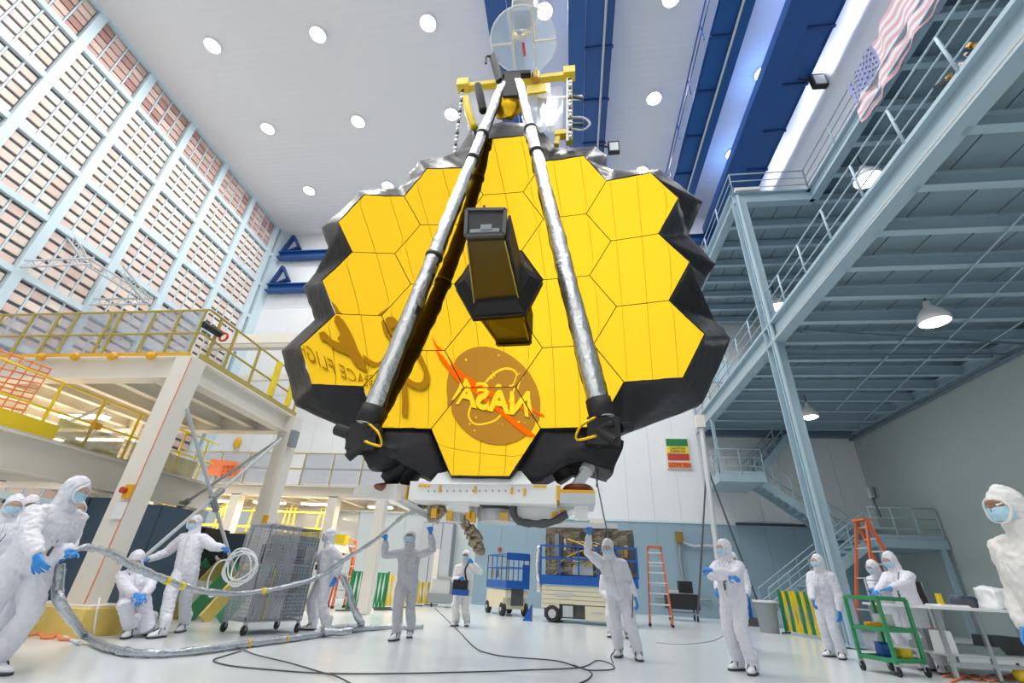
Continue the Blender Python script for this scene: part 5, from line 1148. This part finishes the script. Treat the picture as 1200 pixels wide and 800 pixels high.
# scissor lifts
def wheel(root, c, r, w_, ax):
    ax = V(ax).normalized(); c = V(c); t = MB().lathe(c-ax*w_/2, [(r*.8, 0), (r, w_*.15), (r, w_*.85), (r*.8, w_)], 18, ax).build('tyre', 'tyre', root)
    MB().lathe(c-ax*(w_/2+.015), [(r*.5, 0), (r*.55, .02), (r*.3, w_+.03)], 12, ax).build('hub', 'lgrey', t)
def small_lift():
    o = V((-2.10,16.50,0.00)); u = V((-3.14,18.37,0.00))-o; t = thing('scissor_lift', 'small blue and cream scissor lift at the centre', 'lift', o, 'blue platform lifts'); F_ = frame_xy(o, u); L = 1.85; Wd = -.78
    b = MB(); obox(b, F_, .15, L-.1, 0.04, Wd+.04, .2, .52); b.build('chassis', 'liftcream', t)
    b = MB(); obox(b, F_, .05, L, .0, Wd, .52, .74); b.build('upper_body', 'liftcream', t)
    b = MB(); obox(b, F_, .5, 1.1, .02, -.02, .26, .48); b.build('hatch', 'white', t)
    b = MB(); obox(b, F_, .02, .06, -.2, -.62, .3, .9); b.build('end_ladder', 'dgrey', t)
    for a in (.25, L-.25):
        for q in (0, Wd): wheel(t, F_(a, q, .19), .19, .14, F_(0, 1)-F_(0, 0))
    b = MB(); obox(b, F_, -.02, L+.02, .03, Wd-.03, .78, 1.02); b.build('platform', 'liftblue', t)
    for q in (.02, Wd-.02):
        for z in (1.4, 1.8): MB().tube([F_(0, q, z), F_(L, q, z)], .02, 6).build('handrail', 'liftblue', t)
        for k in range(5): MB().tube([F_(L*k/4, q, 1.0), F_(L*k/4, q, 1.8)], .018, 6).build('rail_post', 'liftblue' if k == 2 else 'dgrey', t)
    for a in (0, L):
        for z in (1.4, 1.8): MB().tube([F_(a, 0, z), F_(a, Wd, z)], .02, 6).build('handrail', 'liftblue', t)
    b = MB(); obox(b, F_, -.02, .02, .0, Wd, 1.62, 1.84); b.build('end_panel', 'liftblue', t)
    b = MB(); obox(b, F_, -.03, .01, -.55, Wd, 1.0, 1.5); b.build('gate_panel', 'liftblue', t)
    b = MB(); obox(b, F_, 1.0, 1.5, .0, -.1, 1.1, 1.35); b.build('control_box', 'grey', t)
small_lift()
def big_lift():
    o = V((-.92, 15.35, 0)); u = V((1, -.10, 0)); t = thing('scissor_lift', 'large blue and cream scissor lift carrying dark foil covered equipment', 'lift', o, 'blue platform lifts'); F_ = frame_xy(o, u); L = 2.75; Wd = 1.5
    b = MB(); obox(b, F_, .1, L-.1, .1, Wd-.1, .12, .5); b.build('chassis', 'dgrey', t)
    for k in range(4):
        b = MB(); obox(b, F_, .03, L-.03, 0, Wd, .48+.115*k, .585+.115*k); b.build('body_panel', 'liftcream', t)
    b = MB(); obox(b, F_, .02, .55, .0, Wd, .36, .47); b.build('body_panel', 'liftcream', t)
    b = MB(); obox(b, F_, 1.3, 1.95, -.02, .3, .12, .46); b.build('battery_box', 'liftcream', t)
    b = MB(); obox(b, F_, .66, .95, .0, .2, .16, .44); b.build('pump_box', 'lgrey', t)
    b = MB(); obox(b, F_, .45, .95, -.012, .0, .68, .76); b.build('maker_plate', 'lgrey', t)
    b = MB(); obox(b, F_, 1.5, 1.8, -.03, -.02, .28, .33); b.build('warning_plate', 'lgrey', t)
    for a in (.35, L-.4):
        for q in (.06, Wd-.06): wheel(t, F_(a, q, .22), .22, .18, F_(0, 1)-F_(0, 0))
    b = MB(); obox(b, F_, 0, L+.1, -.03, Wd+.03, .97, 1.22); b.build('platform', 'liftblue', t)
    for z in (1.68, 2.02):
        for q in (-.02, Wd): MB().bar(F_(0, q, z), F_(L+.1, q, z), .05, .05).build('handrail', 'liftblue', t)
    for k in range(6):
        for q in (-.02, Wd): MB().bar(F_((L+.1)*k/5, q, 1.2), F_((L+.1)*k/5, q, 2.04), .05, .05).build('rail_post', 'liftblue', t)
    eq = thing('equipment_rack', 'dark foil covered equipment rack standing on the large blue lift', 'equipment', F_(L/2, Wd/2, 1.22))
    b = MB(); obox(b, F_, .1, L+.05, .25, Wd-.1, 1.24, 2.55); b.build('rack_body', 'mli', eq, sub=8, crumple=(.05, 4))
    b = MB(); obox(b, F_, .25, L-.4, .1, Wd, 2.57, 2.72); b.build('top_plate', 'lgrey', eq)
    b = MB(); obox(b, F_, 1.5, 1.95, .2, .5, 2.72, 2.85); b.build('top_box', 'cream', eq)
    for k in range(20):
        a = .15+.13*k; b = MB(); obox(b, F_, a, a+random.uniform(.07, .2), .13+random.uniform(0, .08), .4, 1.24+random.uniform(0, .8), 2.0+random.uniform(0, .5)); b.build('module', random.choice(('dgrey', 'grey', 'mli', 'mli', 'foil', 'brass', 'blackmat')), eq)
    b = MB(); obox(b, F_, .95, 1.55, .12, .2, 1.25, 1.75); b.build('white_cover', 'lgrey', eq)
    for k in range(6):
        pts = [F_(.3+random.uniform(0, 2), .1, 2.25-random.uniform(0, .2)), F_(.5+random.uniform(0, 1.8), .06, 1.9), F_(.4+random.uniform(0, 1.9), .12, 1.5)]
        MB().tube(spline(pts), .03, 6).build('cable_loom', random.choice(('brass', 'mli', 'kapton')), eq, smooth=True, crumple=(.01, 9))
    sc = MB().tube(spline([F_(-.06, .1, 2.0), F_(-.12, .1, 1.5), F_(-.05, .1, 1.0), F_(-.1, .1, .75)]), .07, 8).build('foil_curtain', 'foil', eq, smooth=True, crumple=(.05, 8))
    wt = thing('wheel_chock', 'small blue wedge beside the front wheel of the large lift', 'wedge', F_(-.35, -.1))
    MB().add([F_(-.5, -.15, 0), F_(-.25, -.15, 0), F_(-.25, .1, 0), F_(-.5, .1, 0), F_(-.25, -.1, .42), F_(-.25, .05, .42)], [(0, 1, 2, 3), (0, 4, 1), (0, 3, 5, 4), (1, 4, 5, 2), (2, 5, 3)]).build('wedge_body', 'liftblue', wt)
    MB().tube(spline([F_(-.5, -.15, .01), F_(-.6, -.2, .05), F_(-.65, -.25, .01)]), .012, 5).build('cord', 'white', wt)
big_lift()
# back of the room
be = thing('camera_cart', 'black equipment on a wheeled cart by the blue back wall', 'cart', (4.20,20.16,0.00)); p = V((4.20,20.16,0.00))
MB().cbox(p+V((-.1, 0, .62)), (1.15, .6, .5)).build('main_case', 'blackmat', be); MB().cbox(p+V((.1, .1, 1.1)), (.5, .3, .4)).build('monitor', 'blackmat', be); MB().cbox(p+V((-.4, -.1, .92)), (.35, .3, .14)).build('top_case', 'lgrey', be)
for a in (-.55, .35):
    for b in (-.25, .25): caster(be, p+V((a, b, 0)), .1); MB().bar(p+V((a, b, .2)), p+V((a, b, .4)), .04).build('leg', 'dgrey', be)
MB().bar(p+V((-.7, 0, .25)), p+V((.5, 0, .25)), .5, .05).build('base_shelf', 'grey', be)
bn = thing('waste_bin', 'round grey waste bin with white rim left of the yellow and green barrier', 'bin', (5.82,16.62,0.00))
MB().lathe((5.82,16.62,0.00), [(.25, 0.0), (.31, .78), (.30, .78), (.24, .03)], 22).build('bin_body', 'grey', bn, smooth=False); MB().lathe(V((5.82,16.62,0.00))+V((0, 0, .78)), [(.33, 0), (.345, .05), (.31, .06), (.30, 0)], 22).build('rim', 'white', bn)
bc = thing('blue_screen', 'dark blue upright panel behind the person with folded arms', 'panel', (6.2, 19.6, 0))
MB().box((5.6, 19.5, .25), (6.35, 19.62, 2.0)).build('panel', 'liftblue', bc); MB().box((5.5, 19.3, .0), (6.5, 19.9, .25)).build('base', 'dgrey', bc)
vp = thing('wall_pipe', 'grey wall pipe with brown valve on the blue wainscot', 'pipe', (4.8, 22.9, 1))
MB().tube([(4.83,22.80,2.98), (4.78,22.80,2.02), (4.86,22.80,0.71)], .07, 8).build('riser', 'grey', vp); MB().cbox((4.83,22.75,3.09), (.3, .2, .45)).build('valve', 'brass', vp)
MB().tube(spline([(4.93,22.80,2.92), (5.39,22.80,2.76), (6.05,22.80,2.79), (6.62,22.80,2.74)]), .05, 8).build('branch', 'lgrey', vp)
MB().tube([(3.55,22.80,0.65), (5.90,22.80,0.67)], .06, 8).build('floor_pipe', 'grey', vp)
MB().tube([(7.40,22.90,3.76), (11.10,22.90,3.78)], .06, 8).build('ledge_pipe', 'dgrey', vp)
for k, (c, r) in enumerate((((-5.69,22.96,1.94), .16), ((-6.70,22.96,1.79), .09), ((-3.31,22.96,2.29), .09))):
    a = MB().lathe(c, [(r, 0), (r, -.06), (r*.6, -.1)], 14, (0, 1, 0)).build('alarm_bell', 'redbox'); tag(a, ('large round red alarm on the back wall left of the small lift', 'small red alarm on the back wall beside the man with raised arms', 'small red alarm on the wall above the small lift')[k], 'alarm')
wd_ = thing('wall_cupboard', 'tall pale cupboard panels on the back wall left of centre', 'cupboard', (-4.92,18.05,0.00)); q0 = V((-6.95,22.30,-0.09)); q1 = V((-5.47,22.30,3.30))
MB().box((q0.x, 22.3, 0.02), (q1.x, 22.9, q1.z)).build('body', 'grey', wd_)
for k in range(3):
    a = q0.x+(q1.x-q0.x)*k/3; MB().box((a+.02, 22.26, .1), (a+(q1.x-q0.x)/3-.02, 22.3, q1.z-.05)).build('door', 'lgrey', wd_)
pj = thing('tool_trolley', 'low grey trolley of tools behind the man with the blue bag', 'trolley', (-4.80,19.55,0.00)); p = V((-4.80,19.55,0.00))
MB().cbox(p+V((0, 0, .3)), (1.3, .7, .3)).build('body', 'grey', pj); MB().cbox(p+V((-.2, 0, .7)), (.7, .5, .5)).build('case', 'lgrey', pj); MB().bar(p+V((-.55, 0, .4)), p+V((-.55, 0, 2.0)), .2, .2).build('column', 'cream', pj); MB().cbox(p+V((.1, -.1, 1.0)), (.9, .4, .08)).build('tray', 'steel', pj)
for a in (-.5, .5): caster(pj, p+V((a, -.2, 0)), .07)
# shoulder bag of the person by the lift
sb = thing('shoulder_bag', 'black and blue bag slung on the person by the small lift', 'bag', (-2.60,11.85,0.88)); p = V((-2.61,11.90,0.86))
MB().cbox(p, (.34, .14, .22)).build('pouch', 'blackmat', sb); MB().cbox(p+V((.02, -.02, -.15)), (.38, .14, .12)).build('lower_pouch', 'liftblue', sb)
MB().tube(spline([p+V((.14, .0, .08)), (-2.53,11.90,1.17), (-2.48,11.98,1.34), (-2.48,12.15,1.44)]), .022, 6).build('strap', 'cord', sb)
# green cart
GC = thing('green_cart', 'green steel three level cart under the hands of the leaning worker', 'cart', (5.12,9.49,0.00)); a, b, c, d = V((4.62,9.43,0.00)), V((4.85,8.92,0.00)), V((5.39,9.15,0.00)), V((5.15,9.58,0.00))
cs = [a, b, c, a+c-b]
for p in cs: caster(GC, p, .065); MB().bar(p+V((0, 0, .14)), p+V((0, 0, 1.03)), .045).build('post', 'green', GC)
for z, wb in ((.2, 1), (.6, 1), (1.03, 0)):
    for k in range(4): MB().bar(cs[k]+V((0, 0, z)), cs[(k+1) % 4]+V((0, 0, z)), .035, .06).build('shelf_edge', 'green', GC)
    MB().poly([p+V((0, 0, z)) for p in cs], (0, 0, .008)).build('shelf', 'green' if z < 1 else 'lgrey', GC)
mid = sum(cs, V((0, 0, 0)))/4
for k, (dx, dy, z, sz, m, lb, ct) in enumerate(((-.05, .05, .2, (.16, .16, .2), 'liftblue', 'small blue bucket on the lowest shelf of the green cart', 'bucket'), (-.1, -.02, .61, (.3, .1, .06), 'amber', 'amber roll on the middle shelf of the green cart', 'roll'), (.1, .1, .61, (.2, .2, .18), 'white', 'crumpled white bag on the middle shelf of the green cart', 'bag'), (.2, .0, .21, (.16, .2, .12), 'yellow', 'yellow pouch on the lowest shelf of the green cart', 'pouch'))):
    t = MB().cbox(mid+V((dx, dy, z+.012+sz[2]/2)), sz).build(ct, m, None, sub=3, crumple=(.015, 12), smooth=True); tag(t, lb, ct)
# steel table at the right edge with its clutter
TB = thing('steel_table', 'long steel framed table with many posts at the right edge', 'table', (7, 9.6, 0))
F_ = frame_xy(V((5.87,9.08,0.00)), V((1, .12, 0))); TL = 3.2; TW = 1.5; TH = .92
b = MB(); obox(b, F_, -.25, TL, -.05, TW, TH, TH+.04); b.build('table_top', 'white', TB)
for q in (0, TW-.05):
    for k in range(6): MB().bar(F_(k*TL/5-.15, q, .02), F_(k*TL/5-.15, q, TH), .05).build('leg', 'steel', TB)
    MB().bar(F_(-.2, q, .2), F_(TL, q, .2), .05).build('lower_rail', 'steel', TB)
b = MB(); obox(b, F_, -.2, TL, 0, TW, .3, .32); b.build('lower_shelf', 'lgrey', TB)
items = [('flat_monitor', 'dark flat monitor standing on the far side of the steel table', 'monitor', 'blackmat', (.55, 1.3), (.55, .06, .38)), ('bottle', 'yellow bottle on the steel table right of the dark monitor', 'bottle', 'yellow', (.95, 1.15), (.07, .07, .2)), ('tool_bag', 'navy blue bag on the steel table near the white plastic', 'bag', 'navy', (1.25, .95), (.35, .25, .18)), ('plastic_bag', 'crumpled clear white plastic on the steel table beside the large figure', 'bag', 'white', (1.55, .55), (.6, .4, .3)), ('paper_pile', 'white papers lying on the front of the steel table', 'paper', 'rope', (.5, .5), (.5, .35, .03)), ('black_case', 'small black case on the steel table behind the papers', 'case', 'dgrey', (1.0, .75), (.25, .2, .12)), ('steel_tray', 'shiny steel tray on the shelf under the table', 'tray', 'steel', (.6, .6), (.9, .5, .1)), ('grey_case', 'grey case on the shelf under the table at its left end', 'case', 'grey', (.15, .7), (.4, .4, .3)), ('carton', 'white carton with red mark under the table', 'carton', 'white', (-.02, .2), (.22, .2, .3)), ('dark_case', 'dark case on the shelf under the middle of the table', 'case', 'dgrey', (1.2, .6), (.5, .4, .25)), ('blue_box', 'slate blue box on the shelf under the table near the picture edge', 'box', 'navy', (1.75, .55), (.4, .4, .22))]
for nme, lb, ct, m, (x, y), sz in items:
    z = TH+.04 if nme not in ('steel_tray', 'grey_case', 'carton', 'dark_case', 'blue_box') else .32
    big = nme in ('plastic_bag', 'tool_bag')
    t = MB().add([F_(x+i*sz[0]/2*(.9 if k else 1), y+j*sz[1]/2*(.9 if k else 1), z+.002+k*sz[2]) for k in (0, 1) for j in (-1, 1) for i in (-1, 1)], [(0, 2, 3, 1), (4, 5, 7, 6), (0, 1, 5, 4), (2, 6, 7, 3), (0, 4, 6, 2), (1, 3, 7, 5)]).build(nme, m, None, sub=6 if big else 0, crumple=(.06, 6) if big else None, smooth=big); tag(t, lb, ct)
os_ = MB().tube([(7.29,9.60,1.21), (7.32,9.60,1.65)], .035, 8).build('orange_stick', 'orange'); tag(os_, 'orange stick standing up behind the table near the large figure', 'stick')
sf = thing('pipe_stand', 'thin grey pipe frame standing behind the dark monitor', 'frame', F_(.6, 1.9))
MB().tube([F_(.2, 1.9, .0), F_(.2, 1.9, 1.35), F_(1.3, 1.9, 1.35), F_(1.3, 1.9, .0)], .02, 6).build('pipe', 'lgrey', sf)
bg = thing('yellow_ball', 'yellow round float at the bottom right corner', 'ball', (6.63,9.14,0.05)); MB().ell(V((6.76,9.26,0.05))+V((0, 0, .05)), (.1, .1, .1), 12, 10).build('float', 'yellow', bg, smooth=True); MB().cyl(V((6.76,9.26,0.05))+V((0, 0, .14)), V((6.76,9.26,0.05))+V((0, 0, .2)), .02).build('stem', 'dgrey', bg)
